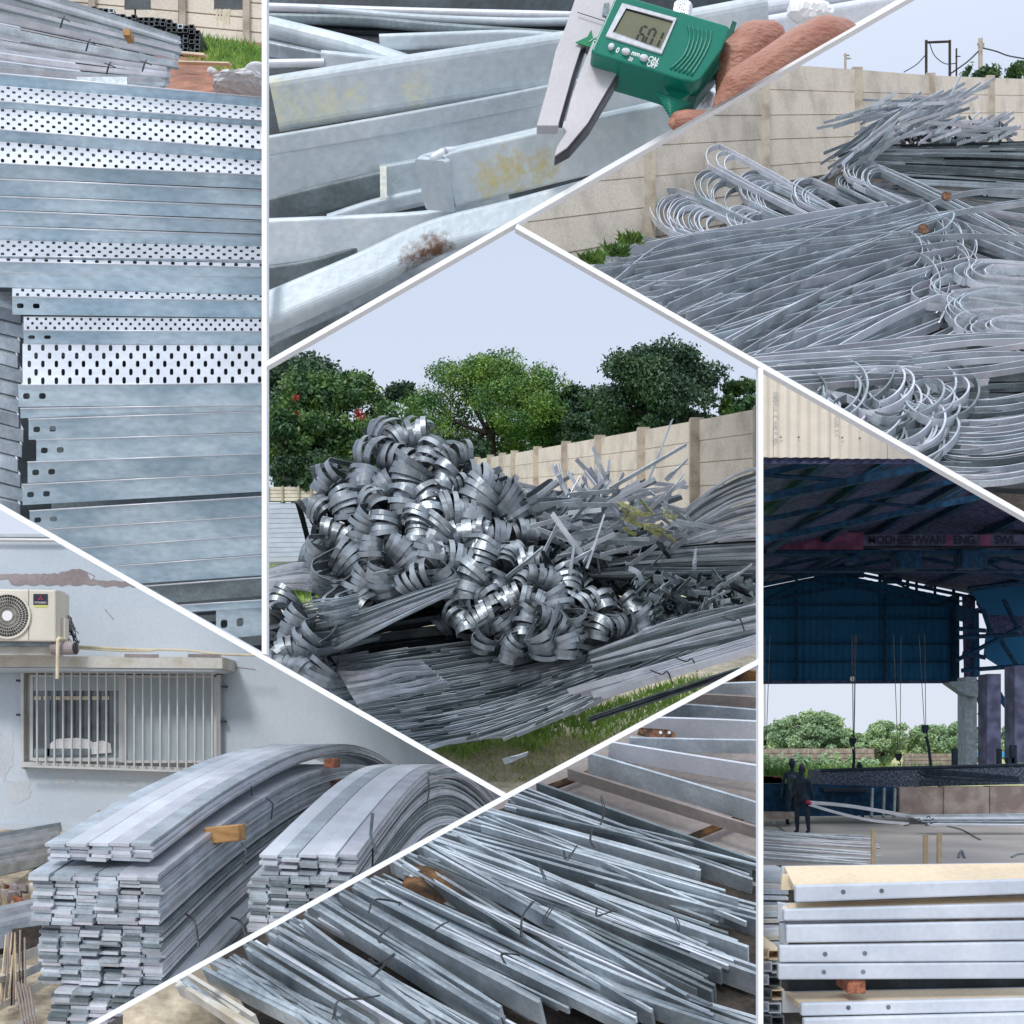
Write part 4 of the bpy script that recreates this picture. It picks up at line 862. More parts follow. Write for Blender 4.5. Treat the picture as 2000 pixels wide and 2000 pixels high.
t = tree('light green feathery tree with wispy top in the centre', 950, 915, 700, 300, 50, 'leaf_light', 26000, .10, 46, seed=4, low=.02)
rg = np.random.default_rng(8)
for k in range(46):
    u = 860+rg.uniform(0, 215); a = P(u, 770+rg.uniform(-25, 20), 50); b = P(u+rg.uniform(-12, 16), 704+abs(u-955)*.22+rg.uniform(-8, 14), 50)
    mesh('twig', *tube([a, b], .018, 4, scl=[1, .4]), 'leaf_mid', 'D', t)
    V, F = spray([lerp(a, b, .8)], [(.35, .35, .55)], 90, .055); mesh('twig_leaves', V, F, 'leaf_light', 'D', t, drop=True)
tree('dark bush left of the tall round tree behind the wall', 1130, 900, 756, 130, 50, 'leaf_dark', 9000, .15, 22, seed=14, low=.02)
tree('narrow dark tree at the left foot of the light feathery tree', 1085, 900, 775, 90, 52, 'leaf_dark', 5000, .15, 14, seed=15, low=.02)
tree('tall dark round tree behind the wall at the right', 1285, 880, 676, 260, 42, 'leaf_dark', 24000, .12, 52, seed=21, low=.02)
tree('bushy green tree at the right end over the wall', 1458, 850, 745, 110, 42, 'leaf_mid', 6000, .13, 18, seed=22, low=.02)
tree('low dark hedge tree closing the gap under the flowering tree', 640, 975, 890, 260, 41, 'leaf_dark', 9000, .15, 26, seed=23, low=.02, bh=False)
tree('dark undergrowth behind the wall at the right', 1300, 900, 800, 420, 47, 'leaf_dark', 12000, .16, 34, seed=25, low=.02, bh=False)
tree('mid-height dark tree mass closing the gap right of the small dark tree', 1090, 915, 790, 260, 53, 'leaf_dark', 11000, .16, 30, seed=27, low=.02, bh=False)
tree('dark undergrowth along the wall under the light feathery tree', 850, 975, 850, 300, 49, 'leaf_dark', 14000, .16, 30, seed=24, low=.02, bh=False)
# knots of folded strip
def knot(t, c, n_, b, nr, r, wd, fan=6, L=.9, ms=('zinc_shiny',), bay='D'):
    n_ = nrm(n_); b = nrm(np.asarray(b)-n_*(np.asarray(b) @ n_)); wv = np.cross(n_, b)
    for j in range(nr):
        f = j-(nr-1)/2; a = R(f*fan+uni(-5, 5)); bb = b*math.cos(a)+wv*math.sin(a); ww = nrm(np.cross(n_, bb)); rr = r*uni(.75, 1.3); e = c+wv*f*wd*.95+n_*uni(-.05, .04)
        tl = L*uni(.7, 1.1); drift = (b*uni(-.3, .3)+wv*uni(-.3, .3))*tl
        pts = [e-n_*tl+bb*rr*.4+drift, e-n_*tl*.4+bb*rr*.85+drift*.3]
        for th in np.linspace(90, -90, 11): pts.append(e+n_*rr*uni(.95, 1.02)*math.cos(R(th))+bb*rr*math.sin(R(th)))
        pts += [e-n_*tl*.4-bb*rr*.85+drift*.3, e-n_*tl-bb*rr*.4+drift]
        mesh('strip', *sweep(cr(pts, 2), ww, rect(wd*uni(.9, 1.1), .005)), random.choice(ms), bay, t, smooth=False)
def inside(p, poly):
    x, y = p; r = False
    for (x1, y1), (x2, y2) in zip(poly, poly[1:]+poly[:1]):
        if (y1 > y) != (y2 > y) and x < (x2-x1)*(y-y1)/(y2-y1)+x1: r = not r
    return r
big1 = [(600, 985), (628, 935), (690, 905), (742, 872), (762, 838), (806, 830), (858, 862), (884, 858), (900, 905), (960, 930), (1000, 945), (1050, 1000), (1025, 1060), (985, 1110), (940, 1150), (880, 1165), (800, 1150), (730, 1160), (700, 1190), (650, 1175), (615, 1120), (606, 1060)]
big2 = [(872, 1150), (930, 1110), (1020, 1080), (1090, 1110), (1160, 1150), (1250, 1180), (1262, 1215), (1200, 1250), (1120, 1262), (1030, 1280), (960, 1262), (890, 1255), (868, 1210)]
big3 = [(500, 1190), (560, 1165), (590, 1190), (600, 1240), (650, 1280), (650, 1345), (590, 1320), (500, 1280)]
places = ['by the top', 'high on the left', 'high on the right', 'at mid height left', 'at mid height centre', 'at mid height right', 'low on the left', 'low in the centre', 'low on the right']
USED = set()
def heap(poly, sp, r, wd, nr, y0, lab, group, ms, seed, ytop=.006):
    rg = random.Random(seed); xs = [p[0] for p in poly]; ys = [p[1] for p in poly]; cx = (min(xs)+max(xs))/2; cy = (min(ys)+max(ys))/2; k = 0; cnt = {}
    for layer in (1, 0):
        row = 0; v = min(ys)+sp*.35
        while v < max(ys):
            u = min(xs)+(sp*.5 if row % 2 else 0)
            while u < max(xs)+sp:
                p = (u+rg.uniform(-12, 12), v+rg.uniform(-10, 10))
                if inside((u, v), poly):
                    fx = (p[0]-cx)/(max(xs)-min(xs)); fy = (cy-p[1])/(max(ys)-min(ys))
                    y = y0+ytop*(max(ys)-v)*.9+abs(fx)*.8+layer*.42
                    n_ = nrm([fx*1.1+rg.uniform(-.45, .45), -1, .15+fy*1.1+rg.uniform(-.4, .4)]); a = rg.uniform(-88, 88)+fx*30; b = np.array([math.sin(R(a)), 0, math.cos(R(a))])
                    side = ['far left', 'left', 'centre', 'right', 'far right'][min(4, max(0, int((fx+.5)*5)))]
                    pl = ['top', 'second', 'third', 'fourth', 'fifth', 'sixth', 'seventh', 'eighth'][min(7, row)]+' tier, '+side
                    nk = nr-2*layer+rg.randint(-1, 2); til = 'leaning hard left' if a < -50 else 'leaning left' if a < -18 else 'upright' if a < 18 else 'leaning right' if a < 50 else 'leaning hard right'
                    for dk in (0, 1, -1, 2, -2):
                        key = (lab, til, pl, layer, nk+dk)
                        if 3 <= nk+dk <= 10 and key not in USED: nk += dk; break
                    USED.add((lab, til, pl, layer, nk))
                    t = thing('folded_bundle', '%s-strip bundle %s, ' % (['three', 'four', 'five', 'six', 'seven', 'eight', 'nine', 'ten'][nk-3], til)+lab+', '+('deep ' if False else '')+pl+(', deeper in' if layer else ''), 'steel strips', P(*p, y), group)
                    knot(t, P(*p, y), n_, b, nk, r*y/FP*rg.uniform(.85, 1.2), wd*y/FP, ms=ms if layer == 0 else ['black_steel', 'galv_dark'], L=.8)  # deeper layer near-black: shade between bundles put into colour
                u += sp
            v += sp*.92; row += 1
ZS = ['zinc_shiny']
heap(big1, 52, 28, 10.5, 6, 9.4, 'in the great heap', 'folded bundles of the great heap', ZS, 5)
heap(big2, 45, 23, 9.5, 6, 9.0, 'in the lower heap', 'folded bundles of the lower heap', ZS, 6)
heap(big3, 46, 26, 10.5, 6, 8.6, 'in the small left heap', 'folded bundles of the small left heap', ZS, 7)
def layerD(lab, quad, n, wpx, ms, y0, y1, wob=4, th=.006, up=(0, -.5, .87), bulge=0, spread=1., group=None):
    t = thing('strip_layer', lab, 'steel strips', P(*quad[0], y0), group); q = np.array(quad, float)
    for i in range(n):
        s = (i+.5)/n+uni(-.7, .7)/n; a = lerp(q[0], q[3], s); b = lerp(q[1], q[2], s); m1 = lerp(a, b, .33)+[0, uni(-wob, wob)-bulge*(.6+.5*(1-s))]; m2 = lerp(a, b, .66)+[0, uni(-wob, wob)-bulge*(.6+.5*(1-s))]
        ya = lerp(y0, y1, s)+uni(-.1, .1)
        mesh('strip', *sweep(cr([P(*a, ya+.3), P(*m1, ya), P(*m2, ya-.05), P(*b, ya+.1)], 4), up, rect(wpx*ya/FP*uni(.7, 1.2), th)), random.choice(ms), 'D', t)
    return t
layerD('pale strips fanning over the top between great heap and tangle', [(970, 935), (1230, 1010), (1180, 1050), (980, 1000)], 18, 8, ['zinc_lilac', 'galv_bright'], 11.8, 11, bulge=6)
layerD('sheaf of thin strips bowing to the right edge, upper', [(1300, 1030), (1500, 905), (1500, 1000), (1330, 1060)], 34, 4, ['zinc_lilac', 'galv_bright', 'galv_dark', 'zinc_lilac'], 11.4, 10.8, bulge=16)
layerD('sheaf of curved strips at right, second from the top', [(1310, 1060), (1500, 985), (1500, 1050), (1300, 1085)], 24, 5, ['zinc_lilac', 'galv', 'galv_dark', 'galv_bright'], 11.0, 10.6, bulge=10)
layerD('level dark strips across the right middle', [(1180, 1085), (1500, 1050), (1500, 1130), (1140, 1130)], 34, 6, ['galv_dark', 'galv', 'galv_dark', 'zinc_lilac', 'black_steel'], 10.6, 10.2, bulge=3)
layerD('deep dark strips under the tangle reaching to the lower heap', [(1050, 1000), (1500, 1080), (1500, 1230), (1040, 1160)], 44, 9, ['black_steel', 'galv_dark', 'black_steel'], 11.8, 10.8, wob=12)  # near-black strips put the hollow's shade into colour
layerD('deep dark layer beneath the great heap', [(620, 1180), (1200, 1020), (1200, 1260), (640, 1300)], 60, 9, ['black_steel', 'galv_dark', 'black_steel'], 10.9, 10.2, wob=8)  # near-black again, painting the shade beneath the heap
layerD('grey strips slanting out of the great heap at the lower left', [(590, 1230), (900, 1130), (880, 1160), (620, 1290)], 24, 6, ['galv_dark', 'galv', 'galv_dark', 'galv_bright'], 9.6, 9.2, wob=3)
layerD('straight strips emerging left of the small heap', [(585, 1180), (700, 1160), (700, 1210), (590, 1235)], 16, 5, ['galv', 'galv_dark', 'zinc_lilac'], 9.5, 9.3, wob=3)
layerD('flat looped strips lying on the grass at the left', [(528, 1110), (680, 1100), (680, 1165), (520, 1150)], 22, 6, ['zinc_lilac', 'galv', 'galv_bright'], 10.6, 10.1, bulge=9)
# tangle of cut strips
scatter('tangle of cut strips heaped right of the great knotted heap', 'D', 170, [(1050, 955), (1320, 945), (1310, 1080), (1070, 1100)], 10.6, -16, 24, 90, 9, ['zinc_lilac', 'galv', 'galv_dark', 'galv_bright'], drop_d=.5)
scatter('dark lower ends of the tangle over the hollow', 'D', 60, [(1050, 1060), (1300, 1050), (1260, 1130), (1080, 1130)], 10.7, 50, 40, 70, 9, ['galv_dark', 'galv', 'black_steel'], drop_d=.3)
scatter('yellow-tipped strip ends at the right of the tangle', 'D', 24, [(1210, 990), (1340, 990), (1310, 1050), (1220, 1050)], 10.0, 20, 20, 42, 8, ['yellow_zinc', 'yellow_zinc', 'galv'], drop_d=.2)
scatter('small upright pale loops poking above the tangle', 'D', 16, [(1090, 900), (1190, 925), (1190, 960), (1090, 960)], 10.9, 70, 18, 60, 9, ['galv_bright', 'zinc_lilac'], drop_d=.2)
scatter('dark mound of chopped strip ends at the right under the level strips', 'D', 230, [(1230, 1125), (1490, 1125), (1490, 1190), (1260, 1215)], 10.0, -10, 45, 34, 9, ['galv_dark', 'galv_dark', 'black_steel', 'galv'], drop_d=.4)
def single(lab, a, b, y, w_=11, m='galv', bay='D', mid=None):
    q = [P(*a, y), P(*(mid or ((a[0]+b[0])/2, (a[1]+b[1])/2)), y-.05), P(*b, y)]
    mesh('strip', *sweep(cr(q, 4), nrm([.4, -.6, .7]), rect(w_*y/FP, .007)), m, bay, label=lab, cat='steel strip')
single('tallest strip sticking steeply up against the wall', (1266, 940), (1313, 820), 10.0); single('long strip rising right across the tangle', (1190, 955), (1341, 868), 9.9, 9)
single('strip jutting up right below the long rising one', (1300, 938), (1343, 897), 9.9); single('short upright strip right of the tangle top', (1302, 970), (1336, 925), 9.8)
single('narrow strip standing up left of the tangle top', (1158, 873), (1184, 938), 10.2, 8); single('short strip upright beside the narrow one', (1186, 938), (1190, 898), 10.2, 8)
single('pale strip hanging down left across the dark hollow', (1078, 1003), (1138, 1086), 9.5, 11, 'zinc_lilac'); single('pale strip hanging almost straight down from the tangle', (1180, 1005), (1146, 1110), 9.5, 10, 'zinc_lilac')
single('strip leaning left under the hanging pair', (1165, 1070), (1104, 1105), 9.5, 10); single('short strip dropping steeply at the hollow', (1122, 1060), (1113, 1122), 9.5, 9)
single('strip slanting down to the lower left onto the lower heap', (1060, 1070), (990, 1128), 9.4, 10); single('strip pointing at the hollow from the right', (1228, 1110), (1254, 1135), 9.4, 10, mid=(1245, 1118))
single('upright strip before the level strips at right', (1358, 1072), (1356, 1112), 9.4, 8); single('strip lying across the chopped ends at the far right', (1412, 1145), (1468, 1103), 9.3, 9)
single('dark strip slanting over the level strips', (1283, 1058), (1308, 1090), 9.6, 8, 'black_steel'); single('broad strip laid out right from the tangle', (1320, 1018), (1414, 1034), 9.7, 9)
single('flat strip parallel below the broad one', (1310, 1022), (1364, 1036), 9.7, 8); single('loose strip bridging two knots of the great heap', (714, 1126), (758, 1116), 9.0, 9); single('dark-sided strip lying in grass at the bottom', (984, 1488), (1030, 1472), 8.85, 12)
# flattened sheet-like mass of strips sloping to the grass
def flatmass():
    lab = ['upper edge', 'upper middle', 'middle', 'lower middle', 'lower edge']
    for k in range(5):
        t = thing('flattened_strips', 'flattened mass of weathered strips above the grass, its '+lab[k], 'steel strips', P(1000, 1290+k*25, 9.3), 'flattened strips at the front')
        for i in range(110):
            s = (k+random.random())/5; u0 = uni(560, 1280); l = uni(80, 260)
            def vv(u): return 1205+ (1-(u-640)/840)*85+s*(190-max(0, (u-1000)*.32))+ (0 if u < 1200 else -(u-1200)*.05)
            u1 = min(1500, u0+l); y = 9.9-s*.75+uni(-.05, .05)
            a = P(u0, vv(u0)+uni(-4, 4), y); b = P(u1, vv(u1)+uni(-4, 4)-6, y+.1); mdl = (a+b)/2+[0, 0, uni(-.01, .02)]
            mesh('strip', *sweep([a, mdl, b], nrm([0, -.75, .65]), rect(uni(6, 13)*y/FP, .005)), random.choice(['sheet_blue', 'sheet_blue', 'galv_dark', 'galv', 'sheet_blue']), 'D', t)
    q = [P(560, 1330, 10.4), P(700, 1245, 10.7), P(900, 1235, 10.7), P(1250, 1190, 10.8), P(1520, 1130, 10.9), P(1520, 1260, 10.2), P(1250, 1320, 9.7), P(1120, 1385, 9.5), P(900, 1405, 9.4), P(700, 1380, 9.7)]
    mesh('flattened_strips', *prism(q, (0, .05, -.02)), 'galv_dark', 'D', label='matted sheet of crushed strips under the weathered strips', cat='steel strips')
flatmass()
layerD('bright sheaf of long strips sweeping up to the right over the flattened mass', [(1150, 1275), (1500, 1170), (1500, 1235), (1160, 1310)], 30, 7, ['zinc_lilac', 'galv_bright', 'galv', 'zinc_lilac', 'galv_dark'], 9.3, 9.0, bulge=4)
layerD('arched sheaf of thin strips rising over the chopped ends at right', [(1170, 1280), (1420, 1185), (1490, 1180), (1200, 1270)], 12, 4, ['zinc_lilac', 'galv_dark', 'galv'], 9.3, 9.2, bulge=12)
layerD('broad pale plates at the lower right beside the partition', [(1100, 1350), (1500, 1235), (1500, 1262), (1180, 1360)], 9, 14, ['zinc_lilac', 'galv_bright'], 8.9, 8.8, wob=2)
layerD('dark edge strips under the pale plates', [(1150, 1400), (1440, 1305), (1460, 1310), (1150, 1410)], 10, 4, ['black_steel', 'galv_dark'], 8.85, 8.8, wob=2)
layerD('loose bright strips at the lower left in front of the flattened mass', [(660, 1310), (820, 1290), (880, 1340), (700, 1380)], 22, 8, ['galv_bright', 'galv', 'galv_dark', 'zinc_lilac'], 9.3, 8.9, wob=8)
for k, (u, v) in enumerate(((1348, 1290), (1300, 1315), (1440, 1210))):
    mesh('tie_wire', *tube(cr([P(u-30, v-6, 8.7), P(u-8, v+2, 8.65), P(u+4, v-3, 8.65), P(u+14, v+22, 8.7)], 5), .006, 5), 'wire', 'D', label=['twisted wire lying on the pale plates', 'second loose wire lower on the pale plates', 'wire around the sheaf by the right edge'][k], cat='wire')
# ================================================================ bay E : stacks of arched flat bars in front of a plastered wall
YW = 12.0
def wallE():
    g = [P(-100, 1046, YW), P(1100, 1052, YW), P(1100, 1800, YW), P(-100, 1800, YW)]
    t = thing('plaster_building', 'pale blue-grey plastered building wall behind the arched bar stacks', 'building', P(300, 1620, YW))
    mesh('wall', *prism(g, (0, .3, 0)), 'plaster', 'E', t)
    mesh('parapet', *prism([P(-100, 1042, YW-.02), P(1100, 1047, YW-.02), P(1100, 1053, YW-.02), P(-100, 1048, YW-.02)], (0, .36, 0)), 'plaster_fade', 'E', t)
    mesh('parapet_pipe', *tube([P(-100, 1054, YW-.06), P(1100, 1060, YW-.06)], .018, 8), 'win_alu', 'E', t)
    top = [(u, 1121+1.2*math.sin(u*.35)+(uni(-1, 1))-(10*math.exp(-((u-148)/26)**2)) if u < 170 else 1131+uni(-1.6, 1.6)+(u-170)*.06) for u in range(-20, 330, 7)]
    bot = [(u, 1143+1.5*math.sin(u*.22)+uni(-1.3, 1.3)+(3 if u > 190 else 0)-(12 if u < 22 else 0)) for u in range(-20, 330, 7)][::-1]
    mesh('bare_plaster', *prism([P(u, v, YW-.004) for u, v in top+bot], (0, .003, 0)), 'plaster_bare', 'E', t)
    for (u, v, a, b) in ((10, 1470, 26, 60), (35, 1545, 40, 30), (130, 1525, 30, 9), (240, 1528, 26, 6)):
        pl = [(u+a*math.cos(R(k*12))*(.8+.2*math.sin(k*.9+u))*uni(.85, 1), v+b*math.sin(R(k*12))*(.8+.2*math.cos(k*.7))*uni(.85, 1)) for k in range(30)]
        mesh('faded_patch', *prism([P(*q, YW-.003) for q in pl], (0, .002, 0)), 'plaster_fade', 'E', t)
    for pl in ([(660, 1495), (672, 1500), (680, 1496), (690, 1501)], [(780, 1492), (788, 1498), (795, 1493), (804, 1499), (820, 1496)], [(170, 1118), (185, 1125), (180, 1135)], [(434, 1305), (470, 1304), (500, 1308)], [(205, 1190), (222, 1210)]):
        mesh('crack', *tube([P(*q, YW-.002) for q in pl], .004, 4), 'plaster_bare', 'E', t)
    # canopy ledge over the window
    a = YW-.55
    mesh('canopy', *prism([P(-100, 1281, a), P(434, 1283, a), P(434, 1306, a), P(-100, 1302, a)], (0, .54, 0)), 'ledge', 'E', t)
    mesh('canopy_lip', *prism([P(-100, 1303, a+.02), P(430, 1307, a+.02), P(416, 1311, a+.02), P(-100, 1308, a+.02)], (0, .5, 0)), 'plaster', 'E', t)
    for u0, u1 in ((243, 310), (367, 432)): mesh('canopy_stain', *prism([P(u0, 1277, a-.004), P(u1, 1278, a-.004), P(u1, 1284, a-.004), P(u0, 1283, a-.004)], (0, .003, 0)), 'plaster_bare', 'E', t)
    for pts in ([(152, 1262), (260, 1268), (360, 1270), (434, 1278), (520, 1280)], [(152, 1266), (240, 1271), (300, 1271)]):
        mesh('wall_conduit', *tube(cr([P(u, v, a+.2) for u, v in pts], 5), .012, 6), 'pipe_cream', 'E', t)
    mesh('plinth', *prism([P(-100, 1608, YW-.06), P(400, 1620, YW-.06), P(400, 1640, YW-.06), P(-100, 1640, YW-.06)], (0, .05, 0)), 'plaster_fade', 'E', t)
    # window
    w_ = mesh('window_frame', *merge([pbox(40, 1308, 46, 1502, YW-.10, .09), pbox(422, 1314, 430, 1502, YW-.10, .09), prism([P(40, 1308, YW-.10), P(430, 1312, YW-.10), P(430, 1318, YW-.10), P(40, 1314, YW-.10)], (0, .09, 0)), prism([P(40, 1488, YW-.14), P(430, 1502, YW-.14), P(430, 1510, YW-.14), P(38, 1497, YW-.14)], (0, .13, 0))]), 'win_alu', 'E', t)
    mesh('window_recess', *prism([P(46, 1312, YW-.003), P(424, 1316, YW-.003), P(424, 1500, YW-.003), P(46, 1490, YW-.003)], (0, .002, 0)), 'ledge', 'E', t)
    mesh('sash', *merge([pbox(58, 1318, 64, 1485, YW-.06, .05), pbox(232, 1318, 243, 1489, YW-.06, .05), pbox(64, 1318, 232, 1322, YW-.06, .05), pbox(64, 1480, 232, 1487, YW-.06, .05)]), 'win_alu', 'E', t)
    mesh('window_pane', *pbox(64, 1322, 232, 1480, YW-.035, .01), 'glass', 'E', t)
    mesh('blind_box', *pbox(64, 1322, 232, 1349, YW-.045, .008), 'win_panel', 'E', t)
    mesh('curtain_edge', *merge([pbox(222, 1350, 232, 1480, YW-.045, .006), pbox(90, 1360, 97, 1476, YW-.045, .006), pbox(64, 1476, 222, 1480, YW-.045, .006), pbox(66, 1462, 178, 1477, YW-.045, .006)]), 'galv_dark', 'E', t)
    mesh('sliding_panel', *pbox(243, 1320, 420, 1488, YW-.045, .03), 'win_panel', 'E', t)
    mesh('panel_frame', *merge([pbox(242, 1318, 246, 1490, YW-.07, .02), pbox(418, 1322, 423, 1494, YW-.07, .02), pbox(246, 1319, 418, 1324, YW-.07, .02), pbox(246, 1485, 418, 1490, YW-.07, .02)]), 'win_alu', 'E', t)
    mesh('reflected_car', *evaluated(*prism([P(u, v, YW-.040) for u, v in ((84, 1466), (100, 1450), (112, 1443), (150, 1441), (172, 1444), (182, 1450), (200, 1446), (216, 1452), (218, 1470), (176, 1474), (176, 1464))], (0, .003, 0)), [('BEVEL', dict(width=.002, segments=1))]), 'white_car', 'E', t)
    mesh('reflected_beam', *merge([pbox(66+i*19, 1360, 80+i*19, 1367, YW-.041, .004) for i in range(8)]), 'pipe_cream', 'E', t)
    n = 21
    for i in range(n):
        u = 72+i*16.9
        if i >= 10: u += 4
        b = 1492+(u-40)*.033
        mesh('grille_bar', *pbox(u-1.5, 1312+u*.006, u+1.5, b, YW-.20, .02), 'win_alu', 'E', t)
    mesh('grille_rail', *prism([P(38, 1494, YW-.22), P(432, 1507, YW-.22), P(432, 1511, YW-.22), P(38, 1498, YW-.22)], (0, .02, 0)), 'win_alu', 'E', t)
    for (u, v) in ((34, 1329), (34, 1396), (436, 1341), (434, 1409)): mesh('grille_anchor', *pbox(u-3, v-2, u+4, v+2, YW-.1, .1), 'wire', 'E', t)
wallE()
def acunit():
    y = YW-.95
    t = thing('air_conditioner', 'cream outdoor air conditioner unit with round fan grille above the window canopy', 'air conditioner', P(60, 1252, y))
    mesh('casing', *evaluated(*prism([P(-90, 1149, y), P(109, 1152, y), P(109, 1253, y), P(-90, 1251, y)], (0, .35, 0)), [('BEVEL', dict(width=.015, segments=2))]), 'ac_body', 'E', t)
    mesh('side_cover', *prism([P(110, 1153, y+.01), P(124, 1158, y+.3), P(124, 1246, y+.3), P(110, 1253, y+.01)], (.02, .04, 0)), 'ac_body', 'E', t)
    mesh('service_cover', *pbox(112, 1207, 127, 1246, y+.1, .1), 'ac_body', 'E', t)
    mesh('panel_seam', *pbox(55.5, 1152, 56.3, 1250, y-.003, .003), 'ac_dark', 'E', t)
    c = P(16, 1203, y); Rr = 42*y/FP
    mesh('fan_recess', *disc(c, Rr, (0, -1, 0), .004, 32), 'ac_dark', 'E', t)
    V, F = sweep([c+[Rr*1.03*math.cos(R(a)), -.012, Rr*1.03*math.sin(R(a))] for a in range(0, 361, 10)], (0, 1, 0), rect(.02, .02), caps=False); mesh('fan_ring', V, F, 'ac_body', 'E', t)
    parts = [tube([c+[Rr*.22*math.cos(R(a)), -.01, Rr*.22*math.sin(R(a))], c+[Rr*math.cos(R(a+12)), -.01, Rr*math.sin(R(a+12))]], .0035, 4) for a in range(0, 360, 8)]
    for q in (.4, .55, .7, .85): parts.append(sweep([c+[Rr*q*math.cos(R(a)), -.012, Rr*q*math.sin(R(a))] for a in range(0, 361, 15)], (0, 1, 0), rect(.006, .006), caps=False))
    mesh('fan_grille', *merge(parts), 'ac_grille', 'E', t)
    mesh('fan_hub', *disc(c+[0, -.012, 0], Rr*.24, (0, -1, 0), .01, 20), 'print_white', 'E', t)
    lb = mesh('label_plate', *pbox(65, 1160, 93, 1181, y-.006, .006), 'label_black', 'E', t)
    s = y/FP; cc = P(79, 1168.5, y-.007)
    for a in (90, 210, 330):
        d = np.array([math.cos(R(a)), 0, math.sin(R(a))]); e = np.array([-d[2], 0, d[0]]); L = 5.2*s
        mesh('emblem_diamond', *prism([cc+d*L*.08, cc+d*L*.55+e*L*.30, cc+d*L*1.0, cc+d*L*.55-e*L*.30], (0, -.002, 0)), 'print_red', 'E', t)
    mesh('lettering', *place(text('MITSUBISHI', 5.3*s), P(79, 1177, y-.008), (.86, 0, 0), (0, 0, 1)), 'print_white', 'E', t)
    mesh('yellow_label', *pbox(67, 1182, 92, 1186, y-.004, .004), 'print_yellow', 'E', t)
    mesh('mount_rail', *pbox(-90, 1254, 100, 1262, y+.05, .3), 'galv_dark', 'E', t)
    mesh('mount_block', *pbox(-90, 1262, 100, 1279, y+.12, .3), 'ledge', 'E', t)
    mesh('side_vent', *pbox(113, 1167, 119, 1172, y+.14, .03), 'ac_dark', 'E', t)
    t2 = thing('drain_pipe', 'cream plastic drain pipe with an elbow hanging in front of the canopy', 'pipe', P(113, 1325, y))
    mesh('pipe_run', *tube([P(128, 1249, y+.1), P(115, 1247, y-.02), P(113, 1250, y-.03), P(112, 1326, y-.03)], .018, 8), 'pipe_cream', 'E', t2)
    t3 = thing('pipe_stub', 'rusty dark duct stub lying on the canopy beside the air conditioner', 'pipe', P(135, 1280, y))
    mesh('duct', *tube([P(104, 1266, y+.1), P(148, 1266, y+.05)], .065, 14), 'plaster_bare', 'E', t3)
    mesh('duct_mouth', *tube([P(148, 1266, y+.05), P(149.5, 1266, y+.05)], .058, 14), 'ac_dark', 'E', t3)
    t4 = thing('cables', 'tangle of cobwebbed cables between the air conditioner and the wall', 'cables', P(140, 1250, y))
    for k in range(16):
        p = [P(126+uni(-2, 4), 1205+uni(-6, 20), y+.3)]
        for j in range(4): p.append(p[-1]+np.array([uni(-.01, .045), uni(-.02, .05), uni(-.10, .01)]))
        mesh('cable', *tube(cr(p, 3), .006, 4), random.choice(['wire', 'plaster_bare', 'galv_dark']), 'E', t4)
acunit()
# ground, rubble and lower bars at the left
ground('ground', 'soil_tan', 'E', [P(-100, 1618, 11.9), P(1100, 1640, 11.9), P(1100, 2200, 4.6), P(-100, 2200, 4.6)])
def ebar(t, a, b, ya, yb_, wpx, th, m, up=(1, 0, 0), name='flat_bar'):
    A_, B_ = P(*a, ya), P(*b, yb_); return mesh(name, *sweep([A_, B_], up, rect(wpx*ya/FP, th)), m, 'E', t)
t = thing('bar_stack', 'low stack of pale flat bars at the left by the wall foot', 'flat bars', P(60, 1700, 9.5))
for i in range(9):
    for j in range(2): ebar(t, (-80, 1652+i*8+j*4), (118-i*3-j*14, 1615+i*8+j*5), 8.6-i*.05, 10.4-i*.05, 22, .02, random.choice(['galv', 'galv_bright', 'zinc_lilac']), up=(0, 1, .2))
t = thing('bar_stack', 'second low stack of pale flat bars below the rubble at the left', 'flat bars', P(60, 1820, 7.5))
for i in range(8): ebar(t, (-80, 1800+i*9), (112-i*2, 1757+i*8), 6.9-i*.05, 8.0-i*.05, 26, .02, random.choice(['galv_bright', 'galv', 'zinc_lilac']), up=(0, 1, .2))
t = thing('angle_bars', 'dusty brown-edged angle bars lying crosswise at the bottom left', 'steel bars', P(60, 1920, 6.4))
for i, (a, b, w_) in enumerate((((-60, 1905), (118, 1842), 20), ((-60, 1950), (120, 1870), 16), ((-60, 2010), (124, 1905), 30), ((20, 2020), (130, 1930), 14), ((-60, 1930), (60, 1895), 14))):
    ebar(t, a, b, 6.0-i*.1, 6.9-i*.1, w_, .02, 'galv' if i % 2 else 'ledge', up=(0, 1, .5))
mesh('shade_sheet', [P(-90, 1830, 7.2), P(130, 1800, 7.2), P(150, 2090, 6.9), P(-90, 2090, 6.9)], [[0, 1, 2, 3]], 'soil_shade', 'E', kind='structure')  # dark sheet painting the shade behind the angle bars
t = thing('stick_bundle', 'bundle of thin wooden sticks leaning among the angle bars', 'sticks', P(40, 1900, 6.2))
for k in range(12): u = 14+k*2.8; mesh('stick', *tube([P(u+uni(-5, 5), 1826+uni(-10, 6), 6.2), P(u*.8-12+k*2.4, 1960+uni(-20, 10), 6.0)], .005, 5), random.choice(['block_tan', 'wood_pale', 'bark']), 'E', t)
mesh('sticks', *merge([tube([P(30+k*7, 1915+k*3, 5.9), P(48+k*6, 2010, 5.8)], .006, 5) for k in range(5)]), 'block_tan', 'E', label='splayed wooden stakes at the bottom left corner', cat='sticks')
